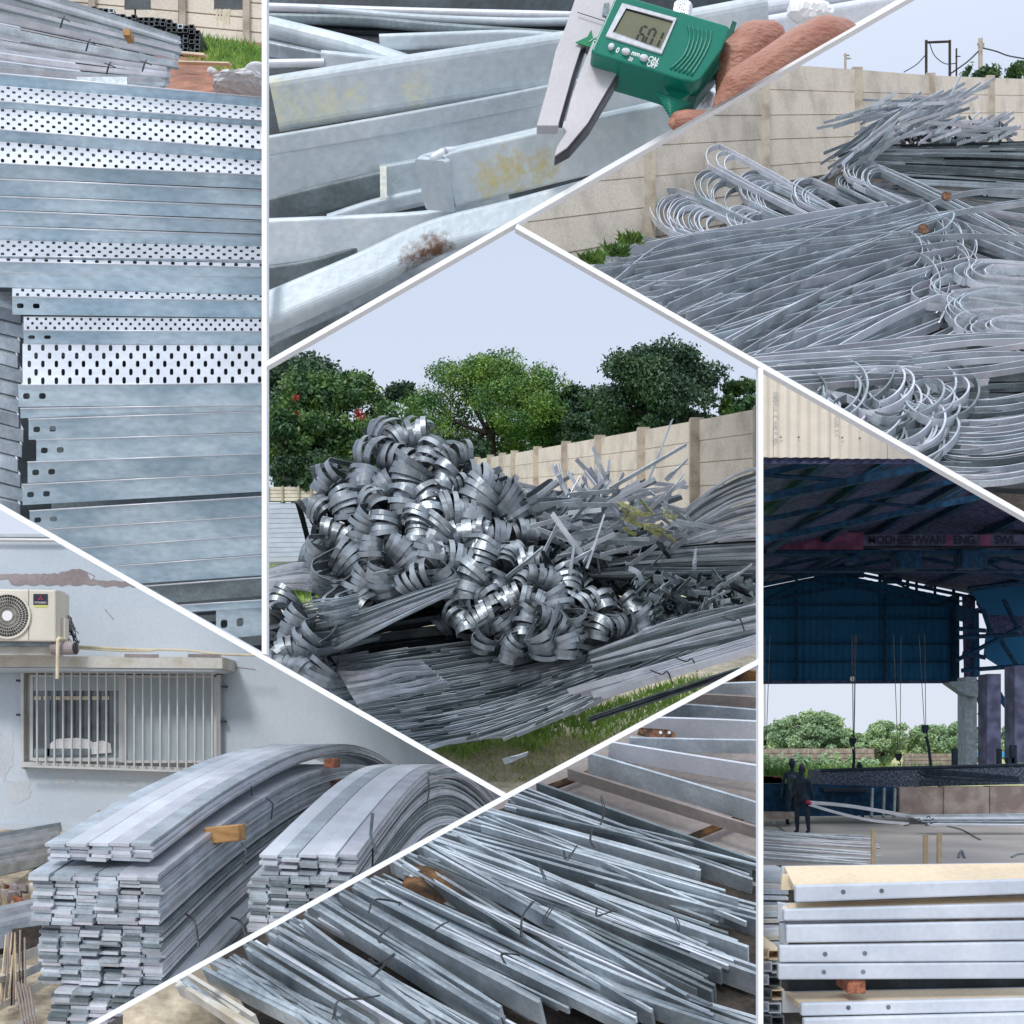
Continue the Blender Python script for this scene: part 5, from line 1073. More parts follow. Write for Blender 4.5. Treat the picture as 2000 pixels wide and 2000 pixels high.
for i in range(46):
    u = uni(-10, 92); v = uni(1728, 1764); s = uni(.02, .055); y = 8.2
    V, F = box(-s, s, -s, s, -s*.6, s*.6); a = uni(0, 3); V = V @ np.array([[math.cos(a), math.sin(a), 0], [-math.sin(a), math.cos(a), .3], [0, -.2, 1]])
    mesh('rubble', V+P(u, v, y), F, random.choice(['brick_red', 'soil_tan', 'ledge', 'plaster_bare']), 'E', label='broken brick and stone chunk in the rubble between the two low bar stacks', cat='rubble', group='rubble chunks at the left')
mesh('cloth', *evaluated(*box(-.05, .05, -.03, .03, -.015, .015), [('SUBSURF', dict(levels=2))]), 'blue_sheet', None, label='x', cat='x') if False else None
V, F = evaluated(*box(-.05, .05, -.03, .03, -.02, .02), [('SUBSURF', dict(levels=2))]); mesh('plastic_scrap', V+P(92, 1876, 6.0), F, 'blue_sheet', 'E', label='blue plastic scrap caught on the angle bars at lower left', cat='scrap')
mesh('wood_block', *pbox(190, 1583, 214, 1592, 10.6, .2), 'wood', 'E', label='wood end peeping over the back of the taller bar stack at left', cat='wood block')
# arched stacks
def arch_path(a, pts, n=5): return cr([np.array(q)+a for q in pts], n)
def stack(lab, parent_group, base, spine, cols, bw, bt, rows, ms, jit=.007, skew=.0, colgap=1.03, jl=.022, drop=.0, hole=.04, shrink=.0):
    """rows of bars side by side; base = upper left front end point, spine = list of offsets along the arch"""
    t = thing('bar_stack', lab, 'flat bars', base-[0, 0, rows*bt], parent_group)
    for r in range(rows):
        sh = random.uniform(-.5, .5)*bw*.25
        for c in range(cols):
            if hole and 1 < r and 0 < c < cols-1 and random.random() < hole: continue
            front = uni(-jl, jl)
            f = r*shrink
            off = np.array([c*bw*colgap+sh+uni(-jit, jit)+skew*r, front, -r*bt+uni(-.0015, .0015)])
            pts = [np.array(q) for q in spine]; pts = [(q*[1, 1, 1-f]) for q in pts]
            q = cr([p+base+off+bw/2*np.array([1, 0, 0]) for p in pts], 4)
            mesh('flat_bar', *sweep(q, (1, 0.18, 0), rect(bw*.97, bt*.86)), random.choice(ms), 'E', t)
    return t
MS = ['galv', 'galv', 'zinc_lilac', 'galv_bright']
b0 = P(93, 1650, 5.5)
SP1 = [(0, 0, 0), (.05, 1.1, .19), (.12, 2.3, .35), (.20, 3.3, .44), (.34, 4.3, .47), (.52, 5.2, .36), (.78, 6.1, .05), (.95, 6.5, -.25)]
bw = .108; bt = .0175
stack('top layer of the taller arched stack, five bars wide, resting on a wood block', 'taller arched stack', b0, SP1, 5, bw*.92, bt, 5, ['galv_bright', 'zinc_lilac', 'galv'], jl=.03, hole=0)
SP1b = [(x*1.0, y*1.0, z*.93) for x, y, z in SP1]
stack('second layer of the taller arched stack below the wood block, seven bars wide', 'taller arched stack', b0+[-.035, -.1, -.135], SP1b, 6, bw*.92, bt, 14, MS, hole=.05, shrink=.0)
stack('third layer of the taller arched stack, ragged ends with dark gaps', 'taller arched stack', b0+[-.01, -.06, -.135-.0175*14-.012], SP1b, 6, bw*.88, bt, 16, MS+['galv_dark'], hole=.09)
stack('lowest layer of the taller arched stack, slightly proud of those above', 'taller arched stack', b0+[.06, -.12, -.135-.0175*30-.03], SP1b, 6, bw*.86, bt, 12, MS+['galv_dark'], hole=.03)
mesh('wood_block', *evaluated(*prism([P(398, 1617, 6.2), P(466, 1611, 6.25), P(466, 1643, 6.25), P(400, 1649, 6.2)], (.01, .14, -.002)), [('BEVEL', dict(width=.004, segments=1))]), 'wood', 'E', label='bright sawn wood block wedged under the top layer of the taller stack', cat='wood block')
mesh('wood_block', *evaluated(*pbox(633, 1482, 653, 1500, 8.7, .3), [('BEVEL', dict(width=.004, segments=1))]), 'brick_red', 'E', label='small square wood end under the crest of the taller stack', cat='wood block')
mesh('wood_block', *evaluated(*pbox(640, 1524, 700, 1556, 9.0, .3), [('BEVEL', dict(width=.004, segments=1))]), 'rust', 'E', label='rust-red block in the hollow behind the shorter stack', cat='wood block')
b1 = P(512, 1672, 6.0)
SP2 = [(0, 0, 0), (.06, .8, .15), (.14, 1.7, .31), (.24, 2.5, .41), (.38, 3.2, .40), (.56, 3.8, .24), (.74, 4.2, -.02), (.86, 4.5, -.3)]
stack('top layers of the shorter arched stack, five bars wide, strapped with wire', 'shorter arched stack', b1, SP2, 5, .098, .018, 6, ['galv_bright', 'zinc_lilac', 'galv'], jl=.05, hole=0)
stack('lower layers of the shorter arched stack with gaps between the ends', 'shorter arched stack', b1+[-.06, -.06, -.115], SP2, 5, .102, .018, 22, MS+['galv_dark'], hole=.07)
stack('small bar bundle on the ground between the two arched stacks', 'bundles between stacks', P(380, 1905, 6.1), [(x*.8+y*.06, y, z*.2) for x, y, z in SP2], 3, .09, .02, 3, MS, hole=0)
stack('thin bundle running back beside the shorter stack', 'bundles between stacks', P(470, 1840, 6.4), [(x*.8+y*.05, y, z*.2) for x, y, z in SP2], 2, .09, .02, 4, MS, hole=0)
def wireE(lab, pts, r=.006): V, F = tube(cr([P(u, v, y) for u, v, y in pts], 5), r, 5); mesh('tie_wire', V, F, 'wire', 'E', label=lab, cat='wire')
wireE('wire strap over the taller stack near its crest', [(345, 1522, 7.3), (360, 1513, 7.35), (450, 1520, 7.4), (487, 1532, 7.2), (492, 1554, 7.1)])
wireE('wire strap across the top of the shorter stack', [(575, 1622, 6.6), (600, 1616, 6.65), (660, 1622, 6.6), (722, 1640, 6.45), (728, 1700, 6.4)])
wireE('short wire loop on the flank of the taller stack, uppermost', [(520, 1558, 6.9), (532, 1570, 6.85), (530, 1600, 6.8)])
wireE('wire loop on the flank right of the wood block', [(472, 1646, 6.2), (480, 1662, 6.15), (476, 1695, 6.1)])
wireE('long curved wire hook low on the flank of the taller stack', [(364, 1786, 5.6), (380, 1800, 5.55), (388, 1850, 5.5)])
wireE('wire hook at the foot between the stacks', [(452, 1792, 6.0), (470, 1800, 5.95), (480, 1828, 5.9)])
wireE('wire strap over the crest of the shorter stack', [(836, 1520, 8.0), (838, 1545, 7.8), (834, 1570, 7.7)], .005)
mesh('bent_strip', *sweep([P(728, 1588, 6.3), P(724, 1630, 6.3), P(736, 1668, 6.3)], (1, 0, 0), rect(.018, .006)), 'galv_dark', 'E', label='upright twisted strip end tucked in the wire of the shorter stack', cat='steel strip')
mesh('bent_strip', *sweep([P(816, 1508, 8.3), P(850, 1512, 8.3), P(900, 1506, 8.6)], (0, 0, 1), rect(.02, .02)), 'galv_dark', 'E', label='dark strip sticking out over the wall from the shorter stack crest', cat='steel strip')
# ================================================================ bay F : flat bars on edge, lying crosswise
def YF(v): return 4.0+(2000-v)*.0038
UF = nrm([0, -.62, .78])
NF = np.cross((1, 0, 0), UF)
def fbar(lab, a, b, h, n=1, m='bar_face', gap=5.5, d=0., th=.013, fan=0., group='flat bars lying on edge', back=0, mid=None):
    """a, b = picture ends of the front upper edge; n bars one behind another; h = face height in px at a,b"""
    t = thing('bar_bundle' if n > 1 else 'flat_bar', lab, 'flat bars' if n > 1 else 'flat bar', P(*a, YF(a[1])), group)
    if n > 1: h *= .82
    for j in range(n):
        aa = np.array(a, float)+[uni(-30, 4) if j else 0, -gap*j]; bb = np.array(b, float)+[uni(-45, 10) if j else 0, -gap*j*(1-fan)+uni(-1, 1)]
        ya, yb_ = YF(aa[1])+d+j*.028, YF(bb[1])+d+j*.028
        hh = h*(ya+yb_)/2/FP/UF[2]*1.0
        pa, pb = P(*aa, ya), P(*bb, yb_)
        pts = [pa-UF*hh/2, (pa+pb)/2-UF*hh/2+np.array([0, 0, uni(-.006, .006)]), pb-UF*hh/2]
        mesh('flat_bar' if n > 1 else 'bar_body', *sweep(cr(pts, 4), UF, rect(hh, th)), m if j == 0 else random.choice([m, 'bar_face', 'galv']), 'F', t)
    return t
# concrete slab and timbers
ground('shade_sheet', 'soil_shade', 'F', [P(870, 1612, 5.62), P(1010, 1570, 5.75), P(1560, 1760, 4.95), P(1560, 2100, 3.75), P(420, 2100, 3.75), P(430, 1870, 4.5)])  # dark sheet over the slab, painting the void under the bars
ground('slab', 'slab', 'F', [P(900, 1240, 7.3), P(1560, 1240, 7.3), P(1560, 2100, 4.4), P(300, 2100, 4.4), P(300, 1900, 5.0)])
fbar('dark plank edge across the far upper corner of the slab', (1330, 1300), (1560, 1318), 30, m='wood_dark', d=.0)
fbar('far grey bar lying level, topmost on the slab', (1350, 1337), (1560, 1331), 22, d=-.02, m='galv'); fbar('second far bar, brownish with a pale line', (1310, 1352), (1560, 1366), 34, d=-.04, m='slab')
fbar('third far bar, mottled grey', (1290, 1372), (1560, 1394), 26, d=-.05, m='bar_face'); fbar('fourth far bar, wide and pale blue', (1260, 1400), (1560, 1412), 42, d=-.06, m='galv_bright')
fbar('fifth far bar with brown shadow below', (1230, 1440), (1560, 1446), 26, d=-.08, m='galv'); fbar('pale blue bar crossing the slab below the brown plate', (1190, 1448), (1560, 1508), 34, d=-.12, m='galv_bright')
mesh('plate', *prism([P(1248, 1421, 6.05), P(1308, 1425, 6.05), P(1320, 1434, 6.05), P(1316, 1446, 6.05), P(1285, 1443, 6.05), P(1245, 1434, 6.05)], (0, .01, -.004)), 'rust', 'F', label='small brown notched plate lying on the far pale bars', cat='plate')
for k in range(2): mesh('plate_mark', *disc(P(1290+k*17, 1431, 6.04), .009, (0, -1, .4), .003, 8), 'galv_bright', 'F', label='pale paint mark on the brown plate, %s one' % ['left', 'right'][k], cat='paint mark')
fbar('grey bar slanting down over the slab towards the right', (1150, 1470), (1560, 1590), 40, d=-.16, m='galv'); fbar('strip painting the dark shadow below the slanting grey bar', (1110, 1500), (1560, 1640), 22, d=-.10, m='slab')  # the second bar here stands in for a shadow
def timber(lab, a, b, w_): mesh('timber', *sweep([P(*a, YF(a[1])+.12), P(*b, YF(b[1])+.12)], (0, .5, -.2), rect(w_*5.5/FP, .03)), 'wood_dark', 'F', label=lab, cat='timber')
timber('weathered timber lying on the slab, upper left', (1070, 1540), (1240, 1478), 14); timber('weathered timber lying on the slab at lower right', (1340, 1640), (1540, 1560), 16)
fbar('long dark bar nearest the slab, running to the right edge', (1050, 1528), (1500, 1688), 42, m='galv_dark', d=-.10)
fbar('long bar second from the slab with pale top edge', (1000, 1553), (1472, 1718), 44, 4, d=-.14, gap=8)
fbar('pale-faced bar wired near its middle, third from the slab', (930, 1578), (1370, 1700), 40, 3, d=-.16, m='galv')
fbar('pair of bars ending short of the right edge', (880, 1596), (1418, 1752), 32, 4, d=-.18, gap=6)
fbar('three bars with bright edges running to the right edge', (840, 1618), (1500, 1800), 42, 6, d=-.20, gap=6)
fbar('bar with a long pale blue face in the middle', (850, 1640), (1465, 1850), 46, 3, d=-.24, m='galv')
fbar('thin fanned bars poking out right of the middle', (1180, 1735), (1422, 1822), 8, 7, d=-.20, gap=7, m='galv_dark')
fbar('five bright-edged bars side by side in the centre', (850, 1668), (1412, 1892), 36, 9, d=-.28, gap=5.5)
fbar('greenish bar pair cut square at the lower right', (900, 1700), (1490, 1905), 50, 4, d=-.27, gap=7, m='bar_face')
fbar('dark-faced bar under the five bright-edged ones', (820, 1672), (1395, 1938), 40, 6, d=-.32, gap=6, m='galv_dark')
fbar('crossing bars sloping steeply from the middle left', (830, 1655), (1345, 1945), 36, 7, d=-.36, gap=6)
fbar('crossing bars just above the dark hollow', (790, 1690), (1278, 1980), 34, 8, d=-.38, gap=5)
fbar('short bar at the lower right corner, cut at an angle', (1130, 1870), (1400, 1985), 44, 4, d=-.40, gap=7)
fbar('lowest bars at the lower right corner', (1200, 1930), (1500, 2030), 44, 6, d=-.40, gap=7)
mesh('shade_sheet', *prism([P(780, 1700, 4.95), P(900, 1730, 4.95), P(1330, 2010, 4.3), P(1250, 2080, 4.3), P(780, 1850, 4.75)], (0, .02, -.01)), 'soil_shade', 'F', kind='structure')  # dark sheet painting the shade of the hollow
mesh('wood_beam', *evaluated(*prism([P(786, 1722, 4.72), P(816, 1728, 4.60), P(1010, 1820, 4.60), P(1010, 1860, 4.60), P(812, 1770, 4.60), P(783, 1756, 4.72)], (.02, .25, .05)), [('BEVEL', dict(width=.005, segments=1))]), 'wood_dark', 'F', label='charred brown wooden beam end under the crossing bars', cat='wood beam')
mesh('wood_beam', *evaluated(*prism([P(955, 1830, 4.5), P(1010, 1812, 4.5), P(1180, 1900, 4.4), P(1180, 1950, 4.4), P(960, 1862, 4.5)], (.02, .2, .05)), [('BEVEL', dict(width=.005, segments=1))]), 'wood_dark', 'F', label='second dark beam deeper in the hollow', cat='wood beam')
fbar('thin bars bordering the hollow on its lower left', (700, 1738), (1250, 2010), 24, 9, d=-.44, gap=5)
fbar('broad pale bar lying below the hollow, largest single face', (668, 1748), (1060, 1962), 52, 3, d=-.50, m='galv')
fbar('six bright-edged bars below the broad pale bar', (626, 1778), (980, 1994), 40, 10, d=-.55, gap=5)
fbar('wide grey bar face left of the six bright-edged bars', (596, 1800), (850, 1995), 44, 1, d=-.6, m='galv')
fbar('five thin bars with wire tangles at lower left', (545, 1830), (830, 2005), 34, 9, d=-.62, gap=5)
fbar('bar with mottled face left of the wired thin bars', (495, 1862), (735, 2005), 44, 4, d=-.66, gap=8)
fbar('dull pair of bars second from the left corner', (430, 1898), (660, 2010), 36, 7, d=-.70, gap=6)
fbar('four bright strips at the far left over tan ground', (368, 1930), (500, 2015), 26, 7, d=-.74, gap=6, m='ledge')
ground('ground', 'soil_tan', 'F', [P(240, 2090, 3.7), P(240, 1960, 3.9), P(420, 1880, 4.3), P(560, 2090, 3.7)])
rf = random.Random(12)
where = ['nearest the slab', 'second from the slab', 'third from the slab', 'fourth from the slab', 'above the pale blue bar', 'under the pale blue bar', 'right through the centre', 'just past the centre', 'above the wood beam', 'right of the hollow', 'along the hollow', 'below the hollow', 'below the broad pale bar', 'left of the six bars', 'towards the left corner', 'by the left corner']
for k in range(16):
    f = k/15; a = (1010-560*f+rf.uniform(-15, 15), 1575+320*f+rf.uniform(-8, 8)); L = rf.uniform(430, 640); ang = R(17+16*f+rf.uniform(-5, 6))
    fbar('thin long strips laid diagonally '+where[k], a, (a[0]+L*math.cos(ang), a[1]+L*math.sin(ang)), rf.uniform(9, 17), 5, d=-.16-.46*f, gap=4.2, m=rf.choice(['galv', 'bar_face', 'galv_dark', 'galv_bright']), th=.009)
def wireF(lab, pts, r=.0027, d=-.5):
    t = thing('tie_wire', lab, 'wire', P(*pts[0], YF(pts[0][1])+d))
    mesh('wire_strand', *tube(cr([P(u, v, YF(v)+d) for u, v in pts], 5), r, 5), 'wire', 'F', t)
    mesh('wire_strand', *tube(cr([P(u+3+uni(-2, 2), v+uni(-3, 3), YF(v)+d-.01) for u, v in pts], 5), r, 5), 'wire', 'F', t)
wireF('wire tie with upright whisker on the dark bar nearest the slab', [(1172, 1556), (1178, 1585), (1172, 1612)], d=-.3); wireF('wire tie below it around the second bar', [(1156, 1614), (1152, 1640), (1160, 1655)], d=-.35)
wireF('rusty wire tie on the three bars left of centre', [(1100, 1660), (1104, 1678), (1126, 1654)], d=-.36); wireF('wire around the pale blue bar, upper', [(1050, 1684), (1056, 1700), (1062, 1716)], d=-.40)
wireF('wire around the pale blue bar, lower right end', [(1316, 1790), (1322, 1806), (1324, 1818)], d=-.42); wireF('wire tie in the very centre of the bright-edged bars', [(1165, 1772), (1166, 1790), (1200, 1775)], d=-.46)
wireF('wire tangle over the crossing bars above the hollow', [(1040, 1760), (1020, 1790), (1016, 1830)], d=-.52); wireF('second wire tangle above the hollow', [(1076, 1770), (1060, 1800), (1080, 1812)], d=-.52)
wireF('big wire loop on the broad pale bar at its upper end', [(720, 1782), (730, 1758), (775, 1762), (780, 1768)], d=-.62); wireF('wire loop round the six bright-edged bars', [(760, 1808), (738, 1832), (742, 1842)], d=-.68)
wireF('bright wire tangle left of the six bars', [(720, 1872), (735, 1885), (770, 1862), (726, 1908)], d=-.72); wireF('wire knot at the bottom of the thin bars', [(650, 1990), (660, 1955), (700, 1950), (740, 1945)], d=-.78)
wireF('thin wire on the bars by the lower beam', [(984, 1880), (980, 1862), (1016, 1866)], d=-.6); wireF('wire crossing the bars right of the wood beam', [(846, 1818), (862, 1806), (872, 1802)], d=-.62)
# ================================================================ bay G : galvanising shed with crane, channel stack in front
ground('yard', 'yard', 'G', [P(1380, 2120, 2.4*FP/670), P(2150, 2120, 2.4*FP/670), P(2150, 1546, 2.4*FP/96), P(1380, 1546, 2.4*FP/96)])
ground('field', 'grass_dry', 'G', [P(1300, 1545.5, 2.4*FP/95.5), P(2250, 1545.5, 2.4*FP/95.5), P(2250, 1462, 2.4*FP/12), P(1300, 1462, 2.4*FP/12)])
YS0, YS1 = 20.0, 52.0
sh = thing('shed', 'big steel shed with a dim blue tint in its colours, open at the back, cream sheeting over its entrance', 'shed', (14, 20, 0))
def corr(x0, x1, zt, zb, y, pitch, amp, m, name, par, zfun=None, bay='G'):
    n = int((x1-x0)/pitch*6); V = []; F = []
    for i in range(n+1):
        x = x0+(x1-x0)*i/n; yy = y+amp*math.sin(2*math.pi*x/pitch)
        V += [(x, yy, zfun(x) if zfun else zt), (x, yy, zb), (x, yy+.02, zb), (x, yy+.02, zfun(x) if zfun else zt)]
    for i in range(n): b = i*4; F += [[b, b+1, b+5, b+4], [b+1, b+2, b+6, b+5], [b+3, b+7, b+6, b+2]]
    return mesh(name, V, F, m, bay, par, smooth=False)
zf = P(0, 893, YS0)[2]
for i in range(8): corr(3.6+i*1.0, 3.6+(i+1)*1.0-.008, 11.5, zf+.01*(i % 2)-i*.012, YS0, .18, .022, 'cream_sheet', 'fascia_sheet', sh)
corr(3.4, 11.8, zf+.03, zf-.10, YS0+.06, .18, .022, 'plum_sheet', 'fascia_trim', sh)
for u, v in ((1525, 854), (1560, 854), (1645, 855), (1679, 856)):
    mesh('screw', *disc(P(u, v, YS0-.03), .016, (0, -1, 0), .01, 8), 'rust', 'G', sh)
for k, (u, v, s) in enumerate(((1514, 790, '08011 7'), (1513, 845, 'HI 1.35'), (1634, 832, 'GB 17'))): mesh('sheet_print', *place(text(s, .14), P(u, v, YS0-.035), (0, 0, -1), (1, 0, 0)), 'win_alu', 'G', sh)
RZ = 10.35; RX = 15.0; SL = .205
def rz(x): return RZ-abs(x-RX)*SL
# roof sheets in strips between purlins
xs = np.arange(3, 31.1, 2.0)
for a, b in zip(xs[:-1], xs[1:]):
    for y0 in (20.2, 28.2, 36.2, 44.2):
        m_ = (a+b)/2
        V = [(a+.01, y0, rz(a)+.1), (b-.01, y0, rz(b)+.1), (b-.01, y0+7.98, rz(b)+.1), (a+.01, y0+7.98, rz(a)+.1)]
        if a < RX < b: V = [(a+.01, y0, rz(a)+.1), (RX, y0, RZ+.1), (b-.01, y0, rz(b)+.1), (b-.01, y0+7.98, rz(b)+.1), (RX, y0+7.98, RZ+.1), (a+.01, y0+7.98, rz(a)+.1)]; mesh('roof_sheet', *prism([V[0], V[1], V[4], V[5]], (0, 0, .03)), 'plum_sheet', 'G', sh); mesh('roof_sheet', *prism([V[1], V[2], V[3], V[4]], (0, 0, .03)), 'plum_sheet', 'G', sh); continue
        mesh('roof_sheet', *prism(V, (0, 0, .03)), 'plum_sheet', 'G', sh)
for x in xs: mesh('purlin', *prism([(x-.10, 20.3, rz(x)+.08), (x+.10, 20.3, rz(x)+.08), (x+.10, 20.3, rz(x)-.10), (x-.10, 20.3, rz(x)-.10)], (0, 31.9, 0)), 'navy_steel', 'G', sh)
for y in (24.0, 30.5, 43.0, 51.0):
    def arch(dz, x): return rz(x)-.25-dz*(1-((x-RX)/14)**2*.2)
    X = np.linspace(3.2, 31, 15)
    for dz, r_ in ((0.05, .08), (.62, .10)): mesh('truss_chord', *sweep([(x, y, arch(dz, x)) for x in X], (0, 0, 1), rect(r_*1.6, .14)), 'navy_steel', 'G', sh)
    for i in range(14):
        a = (X[i], y, arch(.05, X[i])); b = (X[i+1], y, arch(.62, X[i+1])); c = (X[i+1], y, arch(.05, X[i+1]))
        mesh('truss_web', *tube([a, b] if i % 2 else [(X[i], y, arch(.62, X[i])), c], .05, 5), 'navy_steel', 'G', sh)
# back wall with open slits under the roof
zb = P(0, 1333, YS1)[2]
def wtop(x): return rz(x)-.26
xb = np.linspace(P(1380, 0, YS1)[0], P(1868, 0, YS1)[0], 9)
for a, b in zip(xb[:-1], xb[1:]):
    corr(a-.02, b+.02, 0, zb+.02, YS1+random.choice((0, .015)), .3, .03, 'navy_sheet', 'wall_sheet', sh, zfun=wtop)
for v in (1180, 1206, 1255, 1290): mesh('wall_rail', *prism([P(1380, v, YS1-.2), P(1868, v+1, YS1-.2), P(1868, v+4, YS1-.2), P(1380, v+3, YS1-.2)], (0, .1, 0)), 'navy_steel', 'G', sh)
for u in (1556, 1730): mesh('wall_post', *pbox(u-2.5, 1150, u+2.5, 1333, YS1-.3, .1), 'navy_steel', 'G', sh)
mesh('bottom_rail', *prism([P(1380, 1329, YS1-.1), P(1872, 1329, YS1-.1), P(1872, 1334, YS1-.1), P(1380, 1336, YS1-.1)], (0, .3, 0)), 'plum_sheet', 'G', sh)
for u0, u1, v0 in ((1590, 1688, 1112), (1716, 1722, 1122), (1728, 1762, 1124), (1770, 1776, 1132), (1788, 1793, 1138), (1824, 1829, 1146), (1860, 1866, 1153), (1515, 1518, 1124), (1553, 1557, 1120)):
    mesh('gap_filler', *pbox(u0, v0-8, u1, v0+16, YS1-.02, .06), 'navy_steel', 'G', sh)
# right side: column bay with broken sheeting
def gp(poly, y, m, name, par=sh, d=.08): return mesh(name, *prism([P(u, v, y) for u, v in poly], (0, d, 0)), m, 'G', par)
gp([(1880, 1162), (1905, 1172), (1904, 1330), (1884, 1330)], 50.5, 'plum_sheet', 'side_sheet')
gp([(1908, 1166), (2060, 1190), (2060, 1300), (1985, 1310), (1925, 1250), (1930, 1212), (1908, 1180)], 49.5, 'plum_sheet', 'side_sheet')
gp([(1903, 1205), (1912, 1195), (1914, 1320), (1903, 1325)], 50.2, 'navy_sheet', 'side_sheet')
gp([(1926, 1240), (2060, 1245), (2060, 1340), (1950, 1300), (1922, 1282)], 49.2, 'navy_sheet', 'side_sheet')
gp([(1898, 1155), (2060, 1130), (2060, 1205), (1925, 1200)], 48.5, 'navy_sheet', 'side_sheet')
gp([(1868, 1182), (1900, 1190), (1912, 1186), (1912, 1200), (1880, 1214), (1868, 1210)], 48, 'navy_steel', 'bracket')
for a, b in (((1868, 1228), (1925, 1232)), ((1868, 1290), (1995, 1225)), ((1870, 1245), (1990, 1240)), ((1878, 1310), (2010, 1300)), ((1960, 1170), (1990, 1230)), ((1955, 1250), (1996, 1315)), ((1920, 1190), (1935, 1235)), ((1880, 1275), (1925, 1285)), ((1890, 1150), (2010, 1135)), ((1905, 1330), (1925, 1345)), ((1910, 1350), (1925, 1395))):
    mesh('brace', *tube([P(*a, 47.5), P(*b, 47.3)], .10, 5), 'navy_steel', 'G', sh)
for (u0, u1, v0, v1, y, m_) in ((1886, 1908, 1322, 1497, 44, 'galv_dark'), (1928, 1955, 1316, 1497, 41, 'girder_plate'), (1982, 2004, 1300, 1490, 38, 'girder_plate'), (1868, 1874, 1160, 1333, 50.9, 'navy_steel')):
    mesh('column', *pbox(u0, v0, u1, v1, y, .8), m_, 'G', sh)
gp([(1852, 1334), (1858, 1331), (1912, 1331), (1912, 1362), (1886, 1358)], 43.5, 'galv_dark', 'corbel', d=.6)
gp([(1918, 1352), (1930, 1348), (1930, 1400), (1924, 1400)], 45, 'navy_steel', 'corbel')
for a, b in (((1908, 1362), (1930, 1420)), ((1908, 1422), (1930, 1422)), ((1910, 1395), (1926, 1388))): mesh('rusty_brace', *tube([P(*a, 44.5), P(*b, 44.5)], .05, 5), 'girder_red', 'G', sh)
gp([(1955, 1350), (1985, 1400), (1985, 1410), (1955, 1372)], 41.5, 'navy_steel', 'brace')
# crane
ct = thing('overhead_crane', 'overhead travelling crane, dull red girder lettered with maker and load, inside the shed', 'crane', P(1740, 1080, 40))
mesh('girder', *pbox(1380, 1040, 1686, 1074, 40, .5), 'girder_red', 'G', ct); mesh('girder', *pbox(1686.5, 1044, 2080, 1066, 40, .5), 'girder_plate', 'G', ct)
for u0, u1 in ((1848, 1860), (1912, 1936)): mesh('girder_patch', *pbox(u0, 1044, u1, 1066, 39.98, .01), 'girder_red', 'G', ct)
for s, u, w_ in (('MODHESHWARI', 1771, .86), ('ENG.', 1886, .86), ('SWL', 1964, .9)): mesh('lettering', *place(text(s, 20*40/FP*1.2, .006), P(u, 1055, 39.96), (w_, 0, 0), (0, 0, .95)), 'girder_letters', 'G', ct)
mesh('lower_flange', *pbox(1380, 1075, 2080, 1082, 39.9, .7), 'navy_steel', 'G', ct)
for (u0, u1, v0, v1) in ((1752, 1802, 1074, 1110), (1878, 1930, 1070, 1108), (1660, 1680, 1082, 1098)): mesh('hoist', *evaluated(*pbox(u0, v0, u1, v1, 39.5, .8), [('BEVEL', dict(width=.08, segments=2))]), 'navy_steel', 'G', ct)
mesh('walkway', *pbox(1380, 1112, 2080, 1116, 41, .3), 'navy_steel', 'G', ct)
mesh('work_lamp', *disc(P(1665, 1326, 51.0), .12, (0, -1, 0), .05, 8), 'print_white', 'G', label='small white lamp at the lower edge of the shed back wall', cat='lamp')
def hook(u, v, y, s, lab, ups, tail=None):
    t = thing('crane_hook', lab, 'crane hook', P(u, v, y)); q = s*y/FP
    c = P(u, v, y)
    mesh('hook_block', *prism([c+[-q*.55, 0, q*.9], c+[q*.55, 0, q*.9], c+[q*.6, 0, .1*q], c+[q*.15, 0, -q*.9], c+[-q*.15, 0, -q*.9], c+[-q*.6, 0, .1*q]], (0, .2, 0)), 'near_black', 'G', t)
    mesh('hook', *tube(cr([c+[0, 0, -q*.9], c+[q*.3, 0, -q*1.5], c+[0, 0, -q*1.95], c+[-q*.35, 0, -q*1.6]], 4), q*.13, 6), 'near_black', 'G', t)
    for du in ups: mesh('cable', *tube([P(u+du*.25, v-s*.6, y), P(u+du, 1240, y)], .011, 4), 'wire', 'G', t)
    if tail: mesh('sling', *tube(cr([P(u, v+s*1.6, y)]+[P(a, b, y) for a, b in tail], 4), .05, 5), 'near_black', 'G', t)
hook(1667, 1449, 36, 9, 'crane hook with long dark sling, left of centre in the shed opening', (-3, 2, 5), ((1668, 1480), (1666, 1506)))
hook(1809, 1424, 36, 9, 'highest crane hook, its sling reaching the long tub', (-14, -3), ((1814, 1460), (1819, 1505)))
hook(1757, 1479, 36, 8, 'lowest small crane hook in the middle of the opening', (-12, 3), None)
hook(1494, 1451, 36, 6, 'crane hook at the left edge by the partition', (0, 10), None)
# far field: trees, walls, reeds
cs = [P(u, 1462+uni(-10, 4), 125) for u in range(1400, 2080, 9)]
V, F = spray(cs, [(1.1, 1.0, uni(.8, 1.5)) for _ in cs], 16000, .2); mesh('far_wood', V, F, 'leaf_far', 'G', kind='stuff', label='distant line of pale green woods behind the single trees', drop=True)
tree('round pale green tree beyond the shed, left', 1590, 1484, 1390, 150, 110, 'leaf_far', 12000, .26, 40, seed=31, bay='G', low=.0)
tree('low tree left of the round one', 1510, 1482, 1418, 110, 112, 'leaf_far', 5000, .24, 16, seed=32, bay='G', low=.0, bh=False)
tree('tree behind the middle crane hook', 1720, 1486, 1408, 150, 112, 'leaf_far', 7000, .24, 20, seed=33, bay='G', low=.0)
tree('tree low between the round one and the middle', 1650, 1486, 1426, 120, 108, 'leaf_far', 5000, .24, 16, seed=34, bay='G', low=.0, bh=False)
tree('spreading tree behind the right hook', 1830, 1486, 1418, 160, 112, 'leaf_far', 7000, .24, 20, seed=35, bay='G', low=.0)
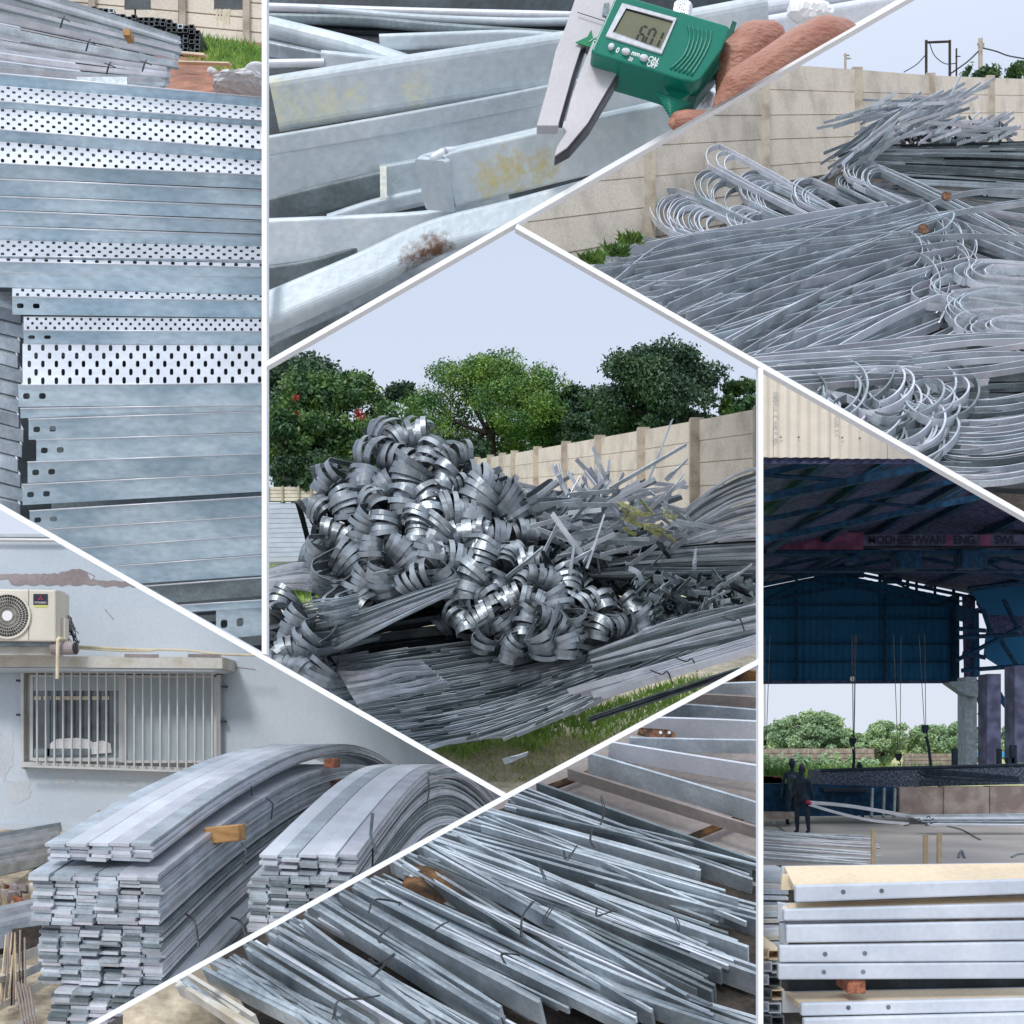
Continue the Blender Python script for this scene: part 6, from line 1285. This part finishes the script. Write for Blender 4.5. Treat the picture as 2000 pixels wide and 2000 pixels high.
tree('rounded tree by the first column', 1868, 1484, 1410, 90, 110, 'leaf_far', 4000, .24, 14, seed=36, bay='G', low=.0)
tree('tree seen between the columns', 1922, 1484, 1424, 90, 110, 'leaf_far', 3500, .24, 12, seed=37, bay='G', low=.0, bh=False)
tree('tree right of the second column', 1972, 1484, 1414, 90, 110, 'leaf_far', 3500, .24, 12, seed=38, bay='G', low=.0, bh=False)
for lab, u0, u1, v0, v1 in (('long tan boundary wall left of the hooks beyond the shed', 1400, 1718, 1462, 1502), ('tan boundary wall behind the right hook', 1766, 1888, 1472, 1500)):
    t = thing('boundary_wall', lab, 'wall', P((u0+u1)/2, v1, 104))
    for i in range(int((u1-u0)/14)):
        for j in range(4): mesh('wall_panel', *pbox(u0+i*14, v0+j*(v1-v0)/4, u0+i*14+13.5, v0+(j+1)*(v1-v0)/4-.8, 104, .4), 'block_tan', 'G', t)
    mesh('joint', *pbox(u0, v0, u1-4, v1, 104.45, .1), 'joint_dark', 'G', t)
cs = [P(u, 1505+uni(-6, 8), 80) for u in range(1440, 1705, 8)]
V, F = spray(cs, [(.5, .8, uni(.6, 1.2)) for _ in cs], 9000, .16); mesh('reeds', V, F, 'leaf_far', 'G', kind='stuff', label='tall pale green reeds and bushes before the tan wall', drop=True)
pts = [P(uni(1440, 1900), 1536+uni(-16, 4), 2.4*FP/80) for _ in range(6000)]
V, F = blades(pts, .9, .05, .25); mesh('reeds', V, F, 'leaf_light', 'G', kind='stuff', label='grassy verge in front of the reeds', drop=True)
for i in range(14):
    V, F = box(-.25, .25, -.2, .2, -.1, .14); mesh('rubble', V+P(1485+uni(0, 34), 1526+uni(-5, 4), 50), F, 'brick_red', 'G', label='orange brick rubble lump at the left edge by the field', cat='rubble', group='orange rubble in the field')
mesh('blue_roof', *pbox(1910, 1468, 1975, 1479, 70, 3), 'blue_sheet', 'G', label='bright blue sheet roof glimpsed between the columns', cat='roof')
for u, v0, w_ in ((1867, 1462, 4), (1954, 1462, 3), (1981, 1455, 5), (1975, 1480, 6)): mesh('post', *pbox(u-w_, v0, u+w_, 1500, 35.2, .2), 'near_black', 'G', label='dark post rising behind the long tub, at %s' % {1867: 'the first column', 1954: 'the second column', 1981: 'the right edge', 1975: 'the foot of the last column'}[u], cat='post')
# dip tank and surroundings
YT = 33.5
t = thing('dip_tank', 'long speckled dark tub of the galvanising bath across the shed', 'tank', P(1800, 1537, YT))
mesh('tank_side', *prism([P(1603, 1505, YT), P(1700, 1502, YT), P(2060, 1492, YT), P(2060, 1530, YT), P(1740, 1538, YT), P(1598, 1534, YT)], (0, 1.4, 0)), 'kettle', 'G', t)
mesh('tank_rim', *tube([P(1603, 1505, YT), P(1700, 1502, YT), P(2060, 1492, YT)], .05, 6), 'near_black', 'G', t)
t = thing('dark_recess', 'dark navy front painting the shaded recess below the tub at the left of the shed', 'tank', P(1620, 1590, YT))  # shaded recess under the tub, its darkness put into a navy front
mesh('recess_front', *prism([P(1440, 1532, YT-.2), P(1560, 1530, YT-.2), P(1756, 1538, YT-.2), P(1756, 1592, YT-.2), P(1440, 1596, YT-.2)], (0, .5, 0)), 'navy_steel', 'G', t)
mesh('recess_bar', *pbox(1610, 1540, 1700, 1546, YT-.6, .5), 'near_black', 'G', t)
mesh('recess_sill', *pbox(1440, 1588, 1560, 1600, YT-1.2, .8), 'block_tan', 'G', t)
for u in (1704, 1727, 1748): mesh('pipe_post', *tube([P(u, 1540, YT-.5), P(u-2, 1596, YT-.9)], .05, 6), 'galv_dark', 'G', label='upright pipe before the dark recess, %s of three' % {1704: 'leftmost', 1727: 'middle', 1748: 'rightmost'}[u], cat='pipe')
t = thing('block_wall', 'low wall of stained concrete blocks under the tub at right', 'wall', P(1900, 1592, YT))
for u0, u1 in ((1757, 1842), (1844, 1932), (1934, 2020), (2022, 2090)): mesh('wall_block', *pbox(u0, 1538-(u0-1757)*.012, u1, 1593, YT-.4+uni(-.04, .04), .5), 'block_tan', 'G', t)
t = thing('strip_coil', 'dark looped strips lying over the rim of the tub', 'steel strips', P(1820, 1512, YT))
for k in range(7): mesh('strip', *sweep(cr([P(1990, 1518+k, YT-.3), P(1860, 1506+k*1.5, YT-.3), P(1802+k*2, 1504+k*2, YT-.3), P(1800+k*2, 1512+k, YT-.35), P(1860, 1519+k*.6, YT-.4), P(1990, 1524+k*.5, YT-.4)], 4), (0, -1, .3), rect(.07, .015)), 'near_black', 'G', t)
# people
def person(lab, u, vfeet, y, yaw, arm, m1='near_black', scale=1., m2='cloth_grey', z0=None):
    f = P(u, vfeet, y)
    if z0 is not None: f[2] = z0
    c, s = math.cos(yaw), math.sin(yaw)
    def q(x, yy, z): return f+np.array([x*c-yy*s, x*s+yy*c, z])*scale
    legs = [[(q(-.1, 0, .88), .10), (q(-.12, -.03, .5), .075), (q(-.13, .02, .09), .05)], [(q(.1, 0, .88), .10), (q(.13, .05, .5), .075), (q(.15, .10, .09), .05)],
            [(q(-.13, .02, .05), .05), (q(-.13, -.16, .035), .035)], [(q(.15, .1, .05), .05), (q(.16, -.08, .035), .035)]]
    tor = [[(q(0, 0, .9), .14), (q(0, 0, 1.1), .13), (q(0, .0, 1.32), .15), (q(0, 0, 1.42), .10), (q(0, 0, 1.52), .055), (q(0, -.01, 1.56), .055)], [(q(-.17, 0, 1.38), .07), (q(.17, 0, 1.38), .07)]]
    arms = []; hands = []
    for sd_, (el, ha) in zip((-1, 1), arm):
        sh_ = q(sd_*.19, 0, 1.38); e = q(*el); h_ = q(*ha); arms.append([(sh_, .06), (e, .045), (h_, .033)])
        d = nrm(h_-e); hands.append([(h_, .034), (h_+d*.07, .032)])
        for k in range(4): o_ = q(0, (k-1.5)*.018, 0)-f; hands.append([(h_+d*.07+o_, .012), (h_+d*(.13-abs(k-1.4)*.01)+o_+np.array([0, 0, -.02]), .009)])
        hands.append([(h_+d*.02, .013), (h_+d*.06+np.array([.0, -.04, .02]), .010)])
    head = [[(q(0, -.01, 1.60), .075), (q(0, -.015, 1.68), .092), (q(0, 0, 1.70), .095)], [(q(0, -.10, 1.645), .014), (q(0, -.095, 1.67), .010)], [(q(-.09, 0, 1.66), .02), (q(-.09, 0, 1.68), .018)], [(q(.09, 0, 1.66), .02), (q(.09, 0, 1.68), .018)]]
    V, F = body(legs+tor+arms+hands+head, .020*scale, 3)
    t = thing('person', lab, 'person', f); mesh('figure', V, F, m1, 'G', t, smooth=True)  # skin and clothes alike near-black, silhouette put into colour
    V, F = body([[(q(0, .01, 1.70), .10), (q(0, .02, 1.74), .09)]], .02*scale, 2); mesh('hair', V, F, 'label_black', 'G', t, smooth=True)
    V, F = body([[(q(-.02, -.03, 1.0), .13), (q(-.02, -.03, 1.28), .15)]], .025*scale, 2); mesh('shirt_front', V, F, m2, 'G', t, smooth=True)
    return t, q
person('worker coloured as a dark silhouette with pale-printed shirt, standing facing us behind another', 1547, 1622, 33.0, .1, (((-.27, .02, 1.1), (-.30, -.02, .85)), ((.27, .02, 1.1), (.28, -.04, .86))), scale=1.06, z0=P(0, 1611, 33)[2])
t, q = person('worker coloured as a dark silhouette, seen from behind holding the ends of two strips', 1566, 1625, 30.2, -.6, (((-.24, -.06, 1.1), (-.16, -.30, 1.0)), ((.26, .05, 1.08), (.20, .28, .92))), m2='near_black', z0=0)
V, F = balls([[(P(1577, 1566, 30), .06), (P(1582, 1569, 30), .05)]]); mesh('glove', V, F, 'red_cloth', 'G', t)
person('third worker, only head and shoulders over the rim of the tub', 1679, 1600, 35.6, .2, (((-.25, 0, 1.1), (-.25, -.05, .85)), ((.25, 0, 1.1), (.25, -.05, .85))), z0=P(0, 1492, 35.6)[2]-1.76)
def gstrip(lab, pts, w_=.09, m='galv_bright', th=.02, up=(0, -.3, .95)): mesh('flat_bar', *sweep(cr([P(u, v, y) for u, v, y in pts], 4), up, rect(w_, th)), m, 'G', label=lab, cat='flat bar')
gstrip('upper of two long bars held by the worker, sloping to the bar pile', [(1579, 1567, 30), (1650, 1573, 30), (1720, 1584, 30), (1786, 1596, 30)]); gstrip('lower of two long bars held by the worker', [(1580, 1571, 30), (1630, 1586, 29.8), (1700, 1602, 29.6), (1775, 1609, 29.6)], .07)
t = thing('bar_pile', 'pile of pale bars lying on the floor before the block wall', 'flat bars', P(1900, 1612, 29.6))
for i in range(8): mesh('flat_bar', *sweep([P(1770+i*6, 1594+i*2.3, 29.8-i*.05), P(2090, 1590+i*3.2, 29.8-i*.05)], (0, -.4, .9), rect(.05, .05)), random.choice(['galv_bright', 'galv', 'galv_dark']), 'G', t)
t = thing('wire_tangle', 'tangle of dark wire at the joint of the held bars', 'wire', P(1790, 1605, 29.2))
for k in range(14): a = P(1772+uni(0, 45), 1598+uni(0, 13), 29.2); mesh('wire_strand', *tube([a, a+[uni(-.15, .15), 0, uni(-.05, .08)], a+[uni(-.2, .2), 0, uni(-.05, .05)]], .014, 4), 'wire', 'G', t)
for lab, pts in (('dark hose lying on the floor right of the wire tangle', [(1850, 1614), (1880, 1622), (1905, 1636), (1915, 1641)]), ('thin dark rod on the floor at the left by the worker', [(1512, 1608), (1524, 1618), (1536, 1626)]), ('small bent wire standing on the floor above the channel stack', [(1872, 1676), (1878, 1662), (1884, 1676)]), ('wire hook at the right edge above the channel stack', [(1976, 1675), (1985, 1670), (2005, 1668)])):
    mesh('rod', *tube(cr([P(u, v, 2.4*FP/(v-1450)-.05) for u, v in pts], 5), .03, 5), 'galv_dark', 'G', label=lab, cat='rod')
# pale bars lying on the yard at left
t = thing('bar_pile', 'spread of long pale bars on the yard at the left edge', 'flat bars', P(1560, 1680, 21))
for i in range(22):
    v = 1622+i*2.7+uni(-1, 1); y = 2.4*FP/(v+10-1450); mesh('flat_bar', *sweep([P(1400, v-8+uni(-3, 3), y), P(1500, v+uni(-4, 4), y), P(1742-abs(i-12)*4+uni(-16, 6), v+14+uni(-6, 6), y-.2)], (0, -.6, .8), rect(.05, .03)), random.choice(['galv_bright', 'zinc_lilac', 'galv', 'galv_bright']), 'G', t)
for u, v0, v1, y in ((1707, 1619, 1680, 14.5), (1809, 1631, 1680, 14.5), (1836, 1629, 1678, 14.3)): mesh('wood_post', *pbox(u-4, v0, u+4, v1+60, y, .05), 'wood_pale', 'G', label='pale wooden stake standing behind the channel stack, %s' % {1707: 'tallest, left', 1809: 'middle', 1836: 'right'}[u], cat='stake')
# the channel stack
YB = 4.7
def channel(lab, face, left, right=2090, top=None, holes=(), y=YB, dz=.22):
    """face: ((vtL, vbL), (vtR, vbR)) rows of the front flange at left end and at u=1990; top: rows of the back edge of the cream top"""
    (tl, bl), (tr, br) = face; e = lambda a, b, u: a+(b-a)*(u-left)/(1990-left)
    t = thing('steel_channel', lab, 'steel channel', P(left, bl, y), 'steel channels in the stack')
    q = [P(left, tl, y), P(right, e(tl, tr, right), y), P(right, e(bl, br, right), y), P(left, bl, y)]
    V, F = evaluated(*prism(q, (0, .035, 0)), [('BEVEL', dict(width=.008, segments=3))]); mesh('front_flange', V, F, 'beam_face', 'G', t, smooth=False)
    if top:
        ul, (bl2, br2) = top
        mesh('cream_face', *prism([P(left-4, tl-1, y+.03), P(right, e(tl, tr, right)-1, y+.03), P(right, e(bl2, br2, right), y+dz), P(ul, bl2, y+dz)], (0, .004, -.02)), 'cream_top', 'G', t)
        mesh('back_flange', *prism([P(ul-4, bl2, y+dz), P(right, e(bl2, br2, right), y+dz), P(right, e(bl2, br2, right)+40, y+dz), P(ul-4, bl2+40, y+dz)], (0, .02, 0)), 'beam_face', 'G', t)
    for (u, v) in holes:
        mesh('hole_disc', *disc(P(u, v, y-.001), .0095, (0, -1, 0), .0012, 16), 'galv_dark', 'G', t)  # flat dark disc stands in for the shade of a hole
channel('topmost channel of the stack, its cream side seen behind two round holes', ((1730, 1763), (1718, 1747)), 1554, top=(1532, (1692, 1686)), holes=((1647, 1742), (1722, 1740)))
mesh('steel_channel', *prism([P(1528, 1708, YB+.14), P(2090, 1706, YB+.14), P(2090, 1738, YB+.14), P(1526, 1738, YB+.14)], (0, .02, 0)), 'cream_top', 'G', label='cream-topped channel lying just behind the topmost one', cat='steel channel', group='steel channels in the stack')
channel('second channel with the longest cream strip and no holes', ((1776, 1799), (1764, 1793)), 1531, top=(1531, (1765, 1751)), dz=.10)
channel('third channel, plain bluish face without holes', ((1807, 1842), (1799, 1836)), 1536)
channel('fourth channel with two round holes and a scratched left end', ((1847, 1880), (1840, 1878)), 1522, holes=((1611.5, 1863.5), (1689, 1862)))
channel('fifth channel with two holes, resting on the red-brown block', ((1883, 1914), (1880, 1912)), 1520, holes=((1609, 1898.5), (1686, 1898)))
channel('lowest channel below the gap, cream on top with two holes', ((1960, 1985), (1950, 1976)), 1565, top=(1533, (1938, 1930)), holes=((1657, 1968), (1735, 1967)), dz=.24)
channel('channel cut off by the bottom edge of the photo', ((1990, 2040), (1980, 2030)), 1570, y=YB-.02)
mesh('stack_gap', *pbox(1540, 1912, 2090, 1945, YB+.26, .05), 'black_steel', 'G', label='black sheet painting the shade in the stack gap behind the red-brown block', cat='steel channel', group='steel channels in the stack')  # black sheet paints the shade inside the gap
mesh('wood_block', *evaluated(*prism([P(1657, 1914.5, YB+.02), P(1691, 1914.5, YB+.02), P(1691, 1941, YB+.02), P(1656, 1941, YB+.02)], (0, .18, 0)), [('BEVEL', dict(width=.003, segments=1))]), 'brick_red', 'G', label='red-brown spacer block in the gap of the channel stack', cat='wood block')
for i, (v0, v1) in enumerate(((1764, 1800), (1802, 1843), (1846, 1881))): mesh('steel_channel', *prism([P(1519+i*3, v0, YB+.1), P(1538, v0+3, YB+.05), P(1538, v1-2, YB+.05), P(1519+i*3, v1, YB+.1)], (.01, .05, 0)), 'beam_face', 'G', label='end of a rear channel peeping out left of the %s channel' % ['second', 'third', 'fourth'][i], cat='steel channel', group='steel channels in the stack')
# small channels stacked at the left
def csec(u, v, w_, h, y, lab, m='beam_face'):
    t = thing('steel_channel', lab, 'steel channel', P(u, v, y), 'small channels at the left'); s = y/FP; a = 2.6
    for part in (pbox(u, v, u+w_, v+a, y, 1.2), pbox(u+w_-a, v+a, u+w_, v+h, y, 1.2), pbox(u, v+h-a, u+w_-a, v+h, y, 1.2)): mesh('channel_wall', *part, m, 'G', t)
k = 0
for j, v in enumerate(range(1852, 2010, 26)):
    for i, u in enumerate((1478, 1502)):
        csec(u+(j % 2)*6, v+i*3, 24, 20, 5.2, 'small open channel end at lower left, %s row, %s one' % (['top', 'second', 'third', 'fourth', 'fifth', 'sixth', 'bottom'][j], ['left', 'right'][i]), 'cream_top' if j == 0 else random.choice(['beam_face', 'cream_top', 'galv_dark']))
t = thing('bar_pile', 'dim pale bars lying behind the channel stack at the left edge', 'flat bars', P(1500, 1840, 6))
for i in range(13): mesh('flat_bar', *prism([P(1400, 1700+i*12, 6.2-i*.05), P(1540, 1706+i*11+uni(-5, 5), 6.2-i*.05), P(1540, 1714+i*11, 6.2-i*.05), P(1400, 1709+i*12, 6.2-i*.05)], (0, .3, 0)), random.choice(['galv_bright', 'galv', 'ledge', 'zinc_lilac']), 'G', t)
mesh('shade_sheet', [P(1400, 1690, 6.9), P(2090, 1690, 6.9), P(2090, 2090, 6.0), P(1400, 2090, 6.0)], [[0, 1, 2, 3]], 'soil_shade', 'G', kind='structure')  # dark sheet painting the shade behind the channel stack
# ---------------------------------------------------------------- things that ended up with nothing in their bay are dropped
for o in list(COL.objects):
    if o.type == 'EMPTY' and not o.children: bpy.data.objects.remove(o)
